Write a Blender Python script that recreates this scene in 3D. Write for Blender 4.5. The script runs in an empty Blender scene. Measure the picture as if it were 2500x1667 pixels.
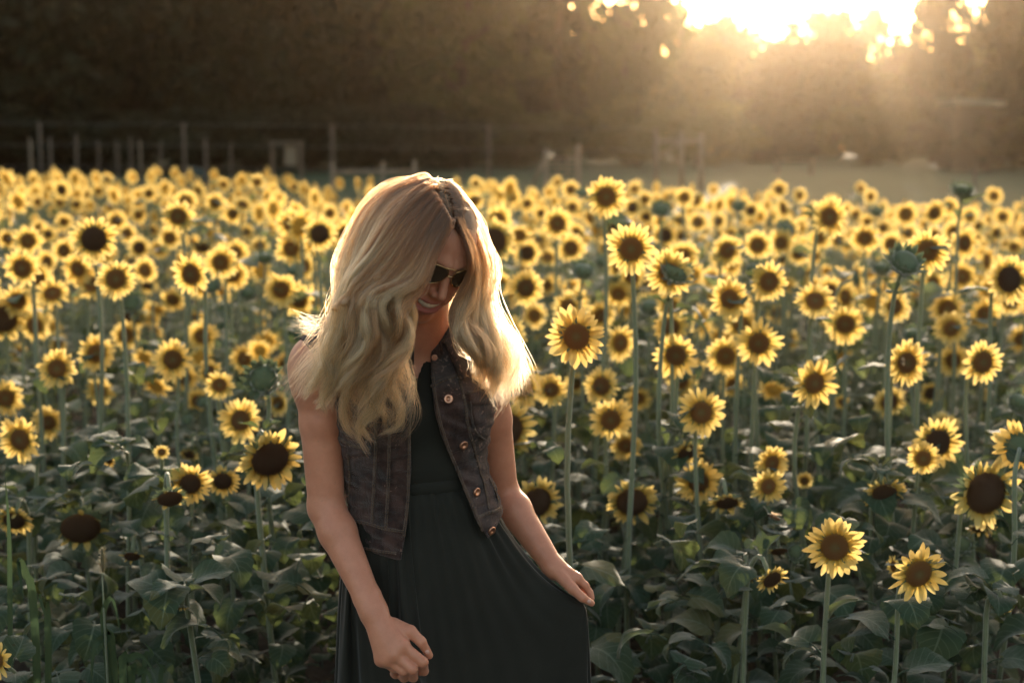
import bpy, bmesh, math, random
import numpy as np
from mathutils import Vector, Matrix, Euler
from mathutils.bvhtree import BVHTree

# ------------------------------------------------------------------ camera, sky, sun, exposure
scn = bpy.context.scene
COL = scn.collection
FPX = 3472.0                       # focal length in pixels of the 2500 px wide photograph (50 mm lens)
CAM = Vector((0.0, 0.0, 1.65))
PITCH = math.radians(7.23)
cam_data = bpy.data.cameras.new('camera')
cam = bpy.data.objects.new('camera', cam_data)
COL.objects.link(cam)
cam.location = CAM
cam.rotation_euler = (math.radians(90) - PITCH, 0, 0)
cam_data.lens = 50.0
cam_data.sensor_width = 36.0
cam_data.clip_start = 0.05
cam_data.clip_end = 600
cam_data.dof.use_dof = True
cam_data.dof.focus_distance = 2.72
cam_data.dof.aperture_fstop = 3.0
scn.camera = cam

SUN_EL = math.radians(10.5)
SUN_AZ = math.radians(11.4)        # to the right of the viewing direction
sun_dir = Vector((math.sin(SUN_AZ) * math.cos(SUN_EL), math.cos(SUN_AZ) * math.cos(SUN_EL), math.sin(SUN_EL)))
world = bpy.data.worlds.new('World')
scn.world = world
world.use_nodes = True
wn = world.node_tree
wn.nodes.clear()
w_out = wn.nodes.new('ShaderNodeOutputWorld')
w_bg = wn.nodes.new('ShaderNodeBackground')
w_sky = wn.nodes.new('ShaderNodeTexSky')
w_sky.sky_type = 'NISHITA'
w_sky.sun_disc = False
w_sky.sun_elevation = SUN_EL
w_sky.sun_rotation = SUN_AZ
w_sky.air_density = 1.0
w_sky.dust_density = 4.0
w_sky.ozone_density = 1.0
w_bg.inputs['Strength'].default_value = 0.15
w_wb = wn.nodes.new('ShaderNodeMix')          # the photograph's warm white balance
w_wb.data_type = 'RGBA'
w_wb.blend_type = 'MULTIPLY'
w_wb.inputs[0].default_value = 1.0
w_wb.inputs[7].default_value = (1.14, 0.95, 0.78, 1)
wn.links.new(w_sky.outputs[0], w_wb.inputs[6])
wn.links.new(w_wb.outputs[2], w_bg.inputs['Color'])
wn.links.new(w_bg.outputs[0], w_out.inputs['Surface'])

sun_data = bpy.data.lights.new('sun', 'SUN')
sun_data.energy = 3.7
sun_data.angle = math.radians(0.6)
sun_data.color = (1.0, 0.84, 0.65)
sun = bpy.data.objects.new('sun', sun_data)
COL.objects.link(sun)
sun.rotation_euler = sun_dir.to_track_quat('Z', 'Y').to_euler()

scn.view_settings.view_transform = 'Standard'
scn.view_settings.look = 'None'
scn.view_settings.gamma = 1.0
scn.view_settings.exposure = 1.8
scn.view_settings.use_curve_mapping = False
cy = scn.cycles
cy.use_denoising = True
cy.denoiser = 'OPENIMAGEDENOISE'
cy.max_bounces = 7
cy.diffuse_bounces = 3
cy.glossy_bounces = 2
cy.transmission_bounces = 5
cy.transparent_max_bounces = 6
cy.volume_bounces = 0
cy.sample_clamp_indirect = 4.0
cy.caustics_reflective = False
cy.caustics_refractive = False

# ------------------------------------------------------------------ helpers
RND = random.Random(11)
NR = np.random.RandomState(7)
_F = Vector((0, math.cos(PITCH), -math.sin(PITCH)))
_U = Vector((0, math.sin(PITCH), math.cos(PITCH)))


def P(px, py, Y):
    """The world point that the photograph's pixel shows at distance Y along the ground."""
    d = _F + Vector((1, 0, 0)) * ((px - 1250.0) / FPX) - _U * ((py - 833.5) / FPX)
    return CAM + d * (Y / d.y)


def link(o):
    COL.objects.link(o)
    return o


def tag(o, label=None, cat=None, group=None, kind=None):
    if label:
        o['label'] = label
    if cat:
        o['category'] = cat
    if group:
        o['group'] = group
    if kind:
        o['kind'] = kind
    return o


def empty(name, loc, label=None, cat=None, group=None):
    o = bpy.data.objects.new(name, None)
    o.empty_display_size = 0.1
    o.location = loc
    link(o)
    return tag(o, label, cat, group)


def obj(name, mesh, parent=None):
    o = bpy.data.objects.new(name, mesh)
    link(o)
    if parent is not None:
        o.parent = parent
    return o


class MB:
    """Collects vertices, faces, uvs and material indices and builds one mesh."""

    def __init__(self):
        self.v, self.f, self.uv, self.mi = [], [], [], []

    def add(self, verts, faces, uvs=None, mi=0):
        b = len(self.v)
        self.v.extend([tuple(x) for x in verts])
        if uvs is None:
            uvs = [(0.5, 0.5)] * len(verts)
        for f in faces:
            self.f.append(tuple(b + i for i in f))
            self.uv.extend([uvs[i] for i in f])
            self.mi.append(mi)
        return self

    def mesh(self, name, mats, smooth=True):
        return np_mesh(name, np.array(self.v, dtype=np.float64).reshape(-1, 3), self.f, mats, self.uv, self.mi, smooth)

    def build(self, name, mats, parent=None, smooth=True):
        return obj(name, self.mesh(name, mats, smooth), parent)


def np_mesh(name, v, faces, mats, uv=None, mi=None, smooth=True):
    me = bpy.data.meshes.new(name)
    me.from_pydata([tuple(p) for p in v] if not isinstance(v, list) else v, [], faces)
    if uv is not None:
        l = me.uv_layers.new(name='UVMap')
        l.data.foreach_set('uv', np.array(uv, dtype=np.float32).ravel())
    for m in mats if isinstance(mats, (list, tuple)) else [mats]:
        me.materials.append(m)
    if mi is not None and len(me.materials) > 1:
        me.polygons.foreach_set('material_index', np.array(mi, dtype=np.int32))
    if smooth:
        me.polygons.foreach_set('use_smooth', [True] * len(me.polygons))
    me.update()
    return me


def fast_mesh(name, v, quads, mats, mi=None, uv=None, smooth=True):
    """All faces have the same number of corners: straight numpy upload."""
    me = bpy.data.meshes.new(name)
    n, k = quads.shape
    me.vertices.add(len(v))
    me.vertices.foreach_set('co', np.asarray(v, dtype=np.float32).ravel())
    me.loops.add(n * k)
    me.loops.foreach_set('vertex_index', quads.astype(np.int32).ravel())
    me.polygons.add(n)
    me.polygons.foreach_set('loop_start', np.arange(0, n * k, k, dtype=np.int32))
    for m in mats if isinstance(mats, (list, tuple)) else [mats]:
        me.materials.append(m)
    if mi is not None:
        me.polygons.foreach_set('material_index', mi.astype(np.int32))
    if uv is not None:
        l = me.uv_layers.new(name='UVMap')
        l.data.foreach_set('uv', uv.astype(np.float32).ravel())
    me.polygons.foreach_set('use_smooth', np.full(n, smooth))
    me.update(calc_edges=True)
    me.validate()
    return me


def box(mb, x0, x1, y0, y1, z0, z1, mi=0, M=None):
    v = [Vector((x, y, z)) for z in (z0, z1) for y in (y0, y1) for x in (x0, x1)]
    if M is not None:
        v = [M @ p for p in v]
    mb.add(v, [(0, 2, 3, 1), (4, 5, 7, 6), (0, 1, 5, 4), (2, 6, 7, 3), (0, 4, 6, 2), (1, 3, 7, 5)], None, mi)


def frames_along(pts):
    """Parallel transported frames for a polyline."""
    n = len(pts)
    T = []
    for i in range(n):
        t = pts[min(i + 1, n - 1)] - pts[max(i - 1, 0)]
        T.append(t.normalized() if t.length > 1e-9 else Vector((0, 0, 1)))
    ref = Vector((1, 0, 0)) if abs(T[0].x) < 0.8 else Vector((0, 1, 0))
    N = (ref - T[0] * ref.dot(T[0])).normalized()
    out = []
    for t in T:
        N = (N - t * N.dot(t))
        N = N.normalized() if N.length > 1e-6 else t.orthogonal().normalized()
        out.append((t, N, t.cross(N)))
    return out


def tube(mb, pts, radii, sides=6, mi=0, cap=True, uvs=True):
    fr = frames_along(pts)
    vs, fs, uv = [], [], []
    n = len(pts)
    for i, p in enumerate(pts):
        t, N, B = fr[i]
        r = radii[i] if hasattr(radii, '__len__') else radii
        for k in range(sides):
            a = 2 * math.pi * k / sides
            vs.append(p + N * (math.cos(a) * r) + B * (math.sin(a) * r))
            uv.append((i / (n - 1), k / sides))
    for i in range(n - 1):
        for k in range(sides):
            k2 = (k + 1) % sides
            fs.append((i * sides + k, i * sides + k2, (i + 1) * sides + k2, (i + 1) * sides + k))
    if cap:
        fs.append(tuple(range(sides))[::-1])
        fs.append(tuple((n - 1) * sides + k for k in range(sides)))
    mb.add(vs, fs, uv, mi)


def spline(pts, n):
    """Catmull-Rom through pts, n samples."""
    p = [pts[0] * 2 - pts[1]] + list(pts) + [pts[-1] * 2 - pts[-2]]
    out = []
    m = len(pts) - 1
    for i in range(n):
        s = i / (n - 1) * m
        k = min(int(s), m - 1)
        t = s - k
        a, b, c, d = p[k], p[k + 1], p[k + 2], p[k + 3]
        out.append(0.5 * ((2 * b) + (c - a) * t + (2 * a - 5 * b + 4 * c - d) * t * t + (3 * b - a - 3 * c + d) * t ** 3))
    return out


# ------------------------------------------------------------------ materials
class NT:
    def __init__(self, name):
        self.m = bpy.data.materials.new(name)
        self.m.use_nodes = True
        self.t = self.m.node_tree
        self.t.nodes.clear()
        self.out = self.n('OutputMaterial')

    def n(self, kind, **kw):
        nd = self.t.nodes.new('ShaderNode' + kind)
        for k, v in kw.items():
            setattr(nd, k, v)
        return nd

    def l(self, a, b):
        self.t.links.new(a, b)

    def val(self, sock, v):
        if hasattr(v, 'links') or isinstance(v, bpy.types.NodeSocket):
            self.l(v, sock)
        else:
            sock.default_value = v

    def noise(self, scale, detail=4, vec=None, rough=0.55, dist=0.0):
        nd = self.n('TexNoise')
        nd.inputs['Scale'].default_value = scale
        nd.inputs['Detail'].default_value = detail
        nd.inputs['Roughness'].default_value = rough
        nd.inputs['Distortion'].default_value = dist
        if vec is not None:
            self.l(vec, nd.inputs['Vector'])
        return nd.outputs['Fac']

    def ramp(self, fac, stops):
        nd = self.n('ValToRGB')
        e = nd.color_ramp.elements
        while len(e) < len(stops):
            e.new(0.5)
        for s, (p, c) in zip(e, stops):
            s.position = p
            s.color = (c[0], c[1], c[2], 1)
        self.l(fac, nd.inputs['Fac'])
        return nd.outputs['Color']

    def mix(self, fac, a, b, blend='MIX'):
        nd = self.n('Mix', data_type='RGBA', blend_type=blend)
        self.val(nd.inputs[0], fac)
        for s, v in ((nd.inputs[6], a), (nd.inputs[7], b)):
            if isinstance(v, (tuple, list)):
                s.default_value = (v[0], v[1], v[2], 1)
            else:
                self.l(v, s)
        return nd.outputs[2]

    def math(self, op, a, b=0.0, c=None):
        nd = self.n('Math', operation=op)
        self.val(nd.inputs[0], a)
        self.val(nd.inputs[1], b)
        if c is not None:
            self.val(nd.inputs[2], c)
        return nd.outputs[0]

    def bump(self, h, strength=0.3, dist=0.01):
        nd = self.n('Bump')
        nd.inputs['Strength'].default_value = strength
        nd.inputs['Distance'].default_value = dist
        self.l(h, nd.inputs['Height'])
        return nd.outputs['Normal']

    def principled(self, color, rough=0.6, spec=0.3, normal=None, metallic=0.0, sheen=0.0, sss=0.0, transl=0.0, transl_color=None):
        p = self.n('BsdfPrincipled')
        if isinstance(color, (tuple, list)):
            p.inputs['Base Color'].default_value = (color[0], color[1], color[2], 1)
        else:
            self.l(color, p.inputs['Base Color'])
        self.val(p.inputs['Roughness'], rough)
        p.inputs['Specular IOR Level'].default_value = spec
        p.inputs['Metallic'].default_value = metallic
        if sheen:
            p.inputs['Sheen Weight'].default_value = sheen
            p.inputs['Sheen Roughness'].default_value = 0.4
        if sss:
            p.inputs['Subsurface Weight'].default_value = sss
            p.inputs['Subsurface Radius'].default_value = (1.0, 0.35, 0.2)
            p.inputs['Subsurface Scale'].default_value = 0.008
        if normal is not None:
            self.l(normal, p.inputs['Normal'])
        s = p.outputs[0]
        if transl:
            t = self.n('BsdfTranslucent')
            tc = transl_color if transl_color is not None else color
            if isinstance(tc, (tuple, list)):
                t.inputs['Color'].default_value = (tc[0], tc[1], tc[2], 1)
            else:
                self.l(tc, t.inputs['Color'])
            mx = self.n('MixShader')
            mx.inputs[0].default_value = transl
            self.l(s, mx.inputs[1])
            self.l(t.outputs[0], mx.inputs[2])
            s = mx.outputs[0]
        self.l(s, self.out.inputs['Surface'])
        return self.m

    def objcoord(self):
        return self.n('TexCoord').outputs['Object']

    def uv(self):
        u = self.n('UVMap', uv_map='UVMap')
        sp = self.n('SeparateXYZ')
        self.l(u.outputs[0], sp.inputs[0])
        return sp.outputs[0], sp.outputs[1]

    def geo_pos(self):
        return self.n('NewGeometry').outputs['Position']

    def rand(self):
        return self.n('ObjectInfo').outputs['Random']


def mat_leaf(name, top, vein, transl, sheen=0.25):
    k = NT(name)
    u, v = k.uv()
    av = k.math('ABSOLUTE', k.math('SUBTRACT', v, 0.5))
    mid = k.math('LESS_THAN', av, 0.022)
    side = k.math('FRACT', k.math('MULTIPLY', k.math('SUBTRACT', u, k.math('MULTIPLY', av, 0.62)), 6.5))
    line = k.math('LESS_THAN', side, 0.11)
    veins = k.math('MAXIMUM', mid, k.math('MULTIPLY', line, 0.55))
    n1 = k.noise(7.0, 5, k.objcoord())
    base = k.mix(n1, [c * 0.72 for c in top], [min(1, c * 1.3) for c in top])
    r = k.rand()
    base = k.mix(k.math('MULTIPLY', r, 0.6), base, [top[0] * 1.05, top[1] * 1.0, top[2] * 0.85])
    old = k.math('GREATER_THAN', k.noise(2.6, 3, k.geo_pos()), 0.63)
    base = k.mix(k.math('MULTIPLY', old, 0.5), base, (0.13, 0.115, 0.035))
    spots = k.math('GREATER_THAN', k.noise(95, 2, k.geo_pos()), 0.70)
    base = k.mix(k.math('MULTIPLY', spots, 0.7), base, (0.05, 0.030, 0.014))
    col = k.mix(k.math('MULTIPLY', veins, 0.85), base, vein)
    h = k.math('ADD', k.math('MULTIPLY', veins, -0.5), k.noise(30, 3, k.objcoord()))
    return k.principled(col, 0.8, 0.1, k.bump(h, 0.45, 0.005), sheen=sheen, transl=transl,
                        transl_color=k.mix(0.5, col, (0.20, 0.24, 0.05)))


def mat_petal():
    k = NT('petal_yellow')
    u, v = k.uv()
    n = k.noise(9.0, 3, k.objcoord())
    u2 = k.math('ADD', u, k.math('MULTIPLY', k.math('SUBTRACT', n, 0.5), 0.25))
    col = k.ramp(u2, [(0.0, (0.58, 0.22, 0.02)), (0.15, (0.66, 0.39, 0.06)), (0.40, (0.70, 0.53, 0.17)), (1.0, (0.72, 0.59, 0.27))])
    stripes = k.math('SINE', k.math('MULTIPLY', v, 42.0))
    col = k.mix(k.math('MULTIPLY', k.math('ABSOLUTE', stripes), 0.16), col, (0.72, 0.48, 0.08))
    col = k.mix(k.math('MULTIPLY', k.rand(), 0.35), col, (0.76, 0.52, 0.10))
    return k.principled(col, 0.55, 0.2, k.bump(stripes, 0.25, 0.002), sheen=0.1, transl=0.36)


def mat_disc(name, stops, speck):
    k = NT(name)
    c = k.objcoord()
    ln = k.n('VectorMath', operation='LENGTH')
    k.l(c, ln.inputs[0])
    n = k.noise(38.0, 3, c)
    r = k.math('ADD', ln.outputs['Value'], k.math('MULTIPLY', k.math('SUBTRACT', n, 0.5), 0.18))
    col = k.ramp(r, stops)
    col = k.mix(k.math('MULTIPLY', k.math('GREATER_THAN', k.noise(75, 2, c), 0.56), 0.55), col, speck)
    col = k.mix(k.math('MULTIPLY', k.rand(), 0.42), col, (0.05, 0.024, 0.010))
    return k.principled(col, 0.85, 0.1, k.bump(k.noise(60, 3, c), 0.8, 0.02), sheen=0.1)


M = {}
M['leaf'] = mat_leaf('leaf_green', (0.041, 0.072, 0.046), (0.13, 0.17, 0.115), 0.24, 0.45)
M['leaf_far'] = mat_leaf('leaf_far_lightened', (0.115, 0.145, 0.092), (0.20, 0.22, 0.16), 0.32, 0.6)  # far leaves: backlight and veil put in as a paler colour
M['petal'] = mat_petal()
M['disc'] = mat_disc('disc_brown', [(0.0, (0.36, 0.30, 0.11)), (0.28, (0.34, 0.21, 0.06)), (0.50, (0.40, 0.165, 0.04)), (0.82, (0.46, 0.19, 0.04)), (1.0, (0.60, 0.32, 0.05))], (0.40, 0.20, 0.045))
M['disc_mature'] = mat_disc('disc_dark', [(0.0, (0.17, 0.095, 0.042)), (0.5, (0.17, 0.080, 0.034)), (0.9, (0.21, 0.092, 0.032)), (1.0, (0.34, 0.16, 0.035))], (0.09, 0.05, 0.022))


def mat_stem():
    k = NT('stem_green')
    u, v = k.uv()
    n = k.noise(60, 4, k.objcoord())
    col = k.mix(n, (0.155, 0.19, 0.105), (0.27, 0.30, 0.19))
    st = k.math('SINE', k.math('MULTIPLY', v, 50))
    return k.principled(col, 0.6, 0.2, k.bump(k.math('ADD', st, n), 0.4, 0.003), sheen=0.6, transl=0.1)


M['stem'] = mat_stem()


def mat_simple(name, a, b, scale, rough=0.8, bump=0.4, bdist=0.01, **kw):
    k = NT(name)
    c = k.geo_pos()
    n = k.noise(scale, 6, c)
    return k.principled(k.mix(n, a, b), rough, 0.2, k.bump(k.noise(scale * 3, 4, c), bump, bdist), **kw)


M['bract'] = mat_simple('bract_green', (0.085, 0.12, 0.062), (0.16, 0.20, 0.11), 60, 0.7, 0.3, 0.003, sheen=0.8, transl=0.2)
M['bark'] = mat_simple('bark', (0.030, 0.022, 0.016), (0.075, 0.055, 0.04), 6, 0.95, 0.8, 0.05)
M['post'] = mat_simple('weathered_wood', (0.13, 0.10, 0.07), (0.26, 0.20, 0.14), 9, 0.9, 0.5, 0.01)
M['post_dark'] = mat_simple('dark_wood', (0.07, 0.055, 0.042), (0.15, 0.115, 0.085), 9, 0.9, 0.5, 0.01)
M['wire'] = mat_simple('wire_grey', (0.12, 0.12, 0.12), (0.2, 0.2, 0.2), 9, 0.5, 0.1, 0.001)
M['soil'] = mat_simple('soil', (0.020, 0.015, 0.011), (0.055, 0.042, 0.030), 5, 0.95, 0.8, 0.03)
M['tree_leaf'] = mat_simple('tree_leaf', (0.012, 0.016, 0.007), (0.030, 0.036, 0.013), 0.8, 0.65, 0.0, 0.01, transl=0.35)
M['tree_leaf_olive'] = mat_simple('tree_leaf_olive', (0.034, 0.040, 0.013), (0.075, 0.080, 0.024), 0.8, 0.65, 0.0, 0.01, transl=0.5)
M['tree_leaf_sunlit'] = mat_simple('tree_leaf_sunlit', (0.055, 0.060, 0.016), (0.125, 0.120, 0.030), 0.8, 0.6, 0.0, 0.01, transl=0.5)  # lit copy of the tree leaves, sun through foliage put into the colour
M['meadow'] = mat_simple('meadow_grass', (0.024, 0.044, 0.022), (0.050, 0.082, 0.040), 1.3, 0.9, 0.9, 0.08)
M['grass'] = mat_simple('grass_blade', (0.030, 0.055, 0.028), (0.055, 0.085, 0.042), 9, 0.6, 0.1, 0.003, transl=0.25)
M['seed'] = mat_simple('grass_seedhead', (0.16, 0.15, 0.09), (0.26, 0.24, 0.15), 80, 0.8, 0.3, 0.003, transl=0.3)
# ------------------------------------------------------------------ ground, meadow, trees, fences
def ground_z(x, y):
    t = min(max((y - 17.0) / 33.0, 0), 1)
    z = 1.45 * t * t * (3 - 2 * t)
    if y > 50:
        z += (y - 50) * 0.012
    return z + 0.02 * math.sin(x * 1.3 + y * 0.7) + 0.015 * math.sin(x * 3.1 - y * 2.3)


def sheet(name, xs, ys, mat, dz=0.0):
    mb = MB()
    vs = [(x, y, ground_z(x, y) + dz) for y in ys for x in xs]
    n = len(xs)
    fs = [(j * n + i, j * n + i + 1, (j + 1) * n + i + 1, (j + 1) * n + i) for j in range(len(ys) - 1) for i in range(n - 1)]
    mb.add(vs, fs)
    return mb.build(name, mat)


def steps(a, b, n):
    return [a + (b - a) * i / n for i in range(n + 1)]


g = sheet('ground', steps(-100, -12, 18)[:-1] + steps(-12, 12, 60) + steps(12, 100, 18)[1:],
          steps(-14, 0, 8)[:-1] + steps(0, 20, 50) + steps(20, 60, 30)[1:] + steps(60, 150, 20)[1:], M['soil'])
tag(g, kind='structure')
g = sheet('meadow', steps(-90, 90, 90), steps(21, 100, 60), M['meadow'], 0.03)
tag(g, kind='structure')


def crown_mesh(name, seed, n_clump, per, mat, leaf=0.26, low=0.0, spread=1.0):
    """Unit crown: leaf-sized faces in clumps through an uneven volume, about 2 wide and 2 tall."""
    r = np.random.RandomState(seed)
    cs = []
    while len(cs) < n_clump:
        p = r.uniform(-1, 1, 3)
        q = p.copy()
        q[2] = q[2] * 0.95
        rad = 1.0 - 0.28 * abs(math.sin(3.1 * math.atan2(p[1], p[0]) + seed)) - 0.2 * max(0, p[2]) * abs(math.sin(seed + 2 * p[0]))
        d = np.linalg.norm(q)
        if d < rad and (d > 0.35 or r.rand() < 0.3) and p[2] > -0.9 + low:
            cs.append(p)
    cs = np.array(cs)
    sz = r.uniform(0.16, 0.34, n_clump) * spread
    c = np.repeat(cs, per, 0)
    s = np.repeat(sz, per)[:, None]
    d = r.normal(size=(n_clump * per, 3))
    d /= np.linalg.norm(d, axis=1)[:, None]
    pos = c + d * s * r.uniform(0.3, 1.0, (len(c), 1)) ** 0.6 * np.array([1, 1, 0.75])
    n = len(pos)
    a = r.normal(size=(n, 3)); a /= np.linalg.norm(a, axis=1)[:, None]
    b = np.cross(a, r.normal(size=(n, 3))); b /= np.linalg.norm(b, axis=1)[:, None]
    L = (leaf * r.uniform(0.6, 1.3, n) * 0.25)[:, None]
    v = np.stack([pos - a * L, pos + b * L * 0.55, pos + a * L, pos - b * L * 0.55], 1).reshape(-1, 3)
    q = np.arange(n * 4).reshape(-1, 4)
    return fast_mesh(name, v, q, mat, smooth=False)


def trunk_mesh(name, seed):
    """Unit trunk with limbs: 1 tall, limbs reach into the crown."""
    r = random.Random(seed)
    mb = MB()
    top = Vector((r.uniform(-.06, .06), r.uniform(-.06, .06), 0.92))
    pts = spline([Vector((0, 0, -0.03)), Vector((r.uniform(-.02, .02), 0, 0.3)), Vector((r.uniform(-.04, .04), r.uniform(-.03, .03), 0.6)), top], 10)
    tube(mb, pts, [0.034 * (1 - 0.8 * i / 9) + (0.012 if i == 0 else 0) for i in range(10)], 8)
    for i in range(9):
        t = r.uniform(0.3, 0.85)
        p = pts[int(t * 9)]
        az = r.uniform(0, 6.28)
        ln = r.uniform(0.15, 0.3)
        e = p + Vector((math.cos(az) * ln, math.sin(az) * ln, r.uniform(0.08, 0.25)))
        tube(mb, spline([p, (p + e) / 2 + Vector((0, 0, -0.02)), e], 5), [0.014, 0.012, 0.009, 0.006, 0.003], 5)
    return mb.mesh(name, M['bark'])


CROWNS = [crown_mesh('crown', 21 + i, (110, 72)[i % 2], (70, 64)[i % 2], M[('tree_leaf', 'tree_leaf_olive')[i % 2]], 0.24, spread=(0.95, 0.85)[i % 2]) for i in range(4)]
CROWNS_L = [crown_mesh('crown', 41 + i, 80, 50, M['tree_leaf_sunlit'], 0.24) for i in range(2)]
TRUNKS = [trunk_mesh('trunk', 5 + i) for i in range(3)]


def tree(name, px, Y, top_py, wid, label, cat='tree', group='trees behind the field', light=False, low=0.15, k=0):
    p = P(px, 393, Y)
    z0 = ground_z(p.x, Y)
    H = P(px, top_py, Y).z - z0
    t = empty(name, (p.x, Y, z0), label, cat, group)
    t.rotation_euler = (0, 0, k * 1.7)
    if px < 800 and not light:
        k -= k % 2                    # deep left shade is put into leaf colour: the dense dark kind
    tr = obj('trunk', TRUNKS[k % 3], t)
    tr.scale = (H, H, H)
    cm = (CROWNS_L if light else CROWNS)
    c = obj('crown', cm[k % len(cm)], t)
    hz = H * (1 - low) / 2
    c.location = (0, 0, H * low + hz)
    c.scale = (wid / 2, wid / 2, hz)
    c.rotation_euler = (0, 0, k * 2.3)
    return t


# left wall of trees (taller than the frame), middle, the low trees under the gap in the sky, right
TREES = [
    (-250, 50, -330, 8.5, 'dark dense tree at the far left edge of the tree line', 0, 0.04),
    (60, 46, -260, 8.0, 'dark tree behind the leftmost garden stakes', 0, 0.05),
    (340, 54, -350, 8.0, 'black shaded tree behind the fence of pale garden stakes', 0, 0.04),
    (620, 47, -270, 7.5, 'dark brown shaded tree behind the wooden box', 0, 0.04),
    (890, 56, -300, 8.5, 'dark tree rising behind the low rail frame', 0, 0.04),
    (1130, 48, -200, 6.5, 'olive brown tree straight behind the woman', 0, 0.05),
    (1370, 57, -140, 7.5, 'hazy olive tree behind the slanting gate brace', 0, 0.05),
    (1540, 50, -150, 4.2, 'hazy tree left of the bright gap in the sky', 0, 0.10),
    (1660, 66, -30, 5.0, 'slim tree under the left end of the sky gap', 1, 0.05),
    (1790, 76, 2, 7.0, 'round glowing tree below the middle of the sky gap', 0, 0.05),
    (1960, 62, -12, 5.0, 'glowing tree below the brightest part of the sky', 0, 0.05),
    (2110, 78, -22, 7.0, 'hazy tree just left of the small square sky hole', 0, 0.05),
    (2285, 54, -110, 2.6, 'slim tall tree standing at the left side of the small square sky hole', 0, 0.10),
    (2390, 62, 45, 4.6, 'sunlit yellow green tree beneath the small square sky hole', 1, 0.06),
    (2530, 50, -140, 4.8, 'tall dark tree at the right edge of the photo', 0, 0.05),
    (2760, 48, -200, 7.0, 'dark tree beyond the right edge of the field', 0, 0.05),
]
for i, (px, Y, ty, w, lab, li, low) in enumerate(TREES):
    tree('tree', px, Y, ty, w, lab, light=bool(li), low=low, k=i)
BUSHES = [
    (-60, 43, 240, 6, 'dark bush at the left edge behind the garden stakes', 0),
    (200, 44, 250, 6, 'black bush behind the pale garden stakes', 0),
    (480, 43, 250, 6, 'dark bush behind the second tall fence post', 0),
    (760, 45, 240, 6, 'dark bush left of the third tall fence post', 0),
    (1010, 45, 235, 6, 'dark brown bush behind the low rail frame', 0),
    (1260, 47, 250, 6, 'hazy brown bush behind the gate brace', 0),
    (1560, 48, 225, 5, 'sunlit pale green bush behind the wooden gate frame', 1),
    (1700, 50, 215, 5, 'yellow green bush right of the wooden gate frame', 1),
    (1900, 57, 250, 5, 'hazy orange lit bush behind the low bench', 0),
    (2120, 52, 235, 4.5, 'hazy bush right of the low bench', 0),
    (2400, 46, 255, 5.2, 'dark green bush at right below the shed roof', 0),
    (2570, 45, 240, 5.0, 'dark bush at the right edge under the tall tree', 0),
]
for i, (px, Y, ty, w, lab, li) in enumerate(BUSHES):
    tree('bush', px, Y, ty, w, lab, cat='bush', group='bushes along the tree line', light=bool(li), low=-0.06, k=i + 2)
FAR = [crown_mesh('crown', 91, 300, 70, M['tree_leaf'], 0.19)]
for i in range(7):     # wood behind, reads as one mass
    pass
mbv = []
for i, x in enumerate(steps(-46, 46, 15)):
    me = FAR[0]
w_obj = None
vv = np.zeros(len(FAR[0].vertices) * 3, dtype=np.float32)
FAR[0].vertices.foreach_get('co', vv)
vv = vv.reshape(-1, 3)
allv = []
for i, x in enumerate(steps(-52, 52, 18)):
    y = 82 + 5 * math.sin(i * 2.1)
    top = 7.0 if 4 < x < 26 else 13.0
    z0 = ground_z(x, y)
    a = i * 1.3
    R = np.array([[math.cos(a), -math.sin(a), 0], [math.sin(a), math.cos(a), 0], [0, 0, 1]])
    allv.append(vv @ R.T * np.array([4.4, 4.4, top / 2]) + np.array([x, y, z0 + top / 2 - 0.1]))
allv = np.concatenate(allv)
o = obj('distant_woods', fast_mesh('distant_woods', allv, np.arange(len(allv)).reshape(-1, 4), M['tree_leaf'], smooth=False))
tag(o, kind='stuff')
bpy.data.meshes.remove(FAR[0])


# ---- fences, stakes, gates (all far behind the field and out of focus)
def post(mb, x, y, h, r=0.05, lean=0.0, base=None):
    z0 = ground_z(x, y) if base is None else base
    tube(mb, [Vector((x, y, z0 - 0.2)), Vector((x + lean * 0.5, y, z0 + h * 0.5)), Vector((x + lean, y, z0 + h))], [r, r, r * 0.92], 8)


fence = empty('wire_fence', (0, 33, ground_z(0, 33)), 'tall wire fence with slim wooden posts before the dark trees', 'fence')
ft = []
for px, ty in ((-120, 300), (96, 298), (448, 300), (811, 304), (1193, 308), (1600, 312)):
    q = P(px, ty, 33)
    mb = MB()
    z0 = ground_z(q.x, 33)
    tube(mb, [Vector((0, 0, -0.3)), Vector((0, 0, (q.z - z0) * 0.5)), Vector((0, 0, q.z - z0))], 0.036, 8)
    o = mb.build('post', M['post_dark'])
    o.parent = fence
    o.location = Vector((q.x, 33, z0)) - Vector(fence.location)
    ft.append(q)
for h in (0.02, 0.5, 1.0):
    mb = MB()
    pts = [p - Vector((0, 0.055, h + 0.02)) - Vector(fence.location) for p in ft]
    tube(mb, pts, 0.004, 4)
    mb.build('wire', M['wire'], fence)

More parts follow.
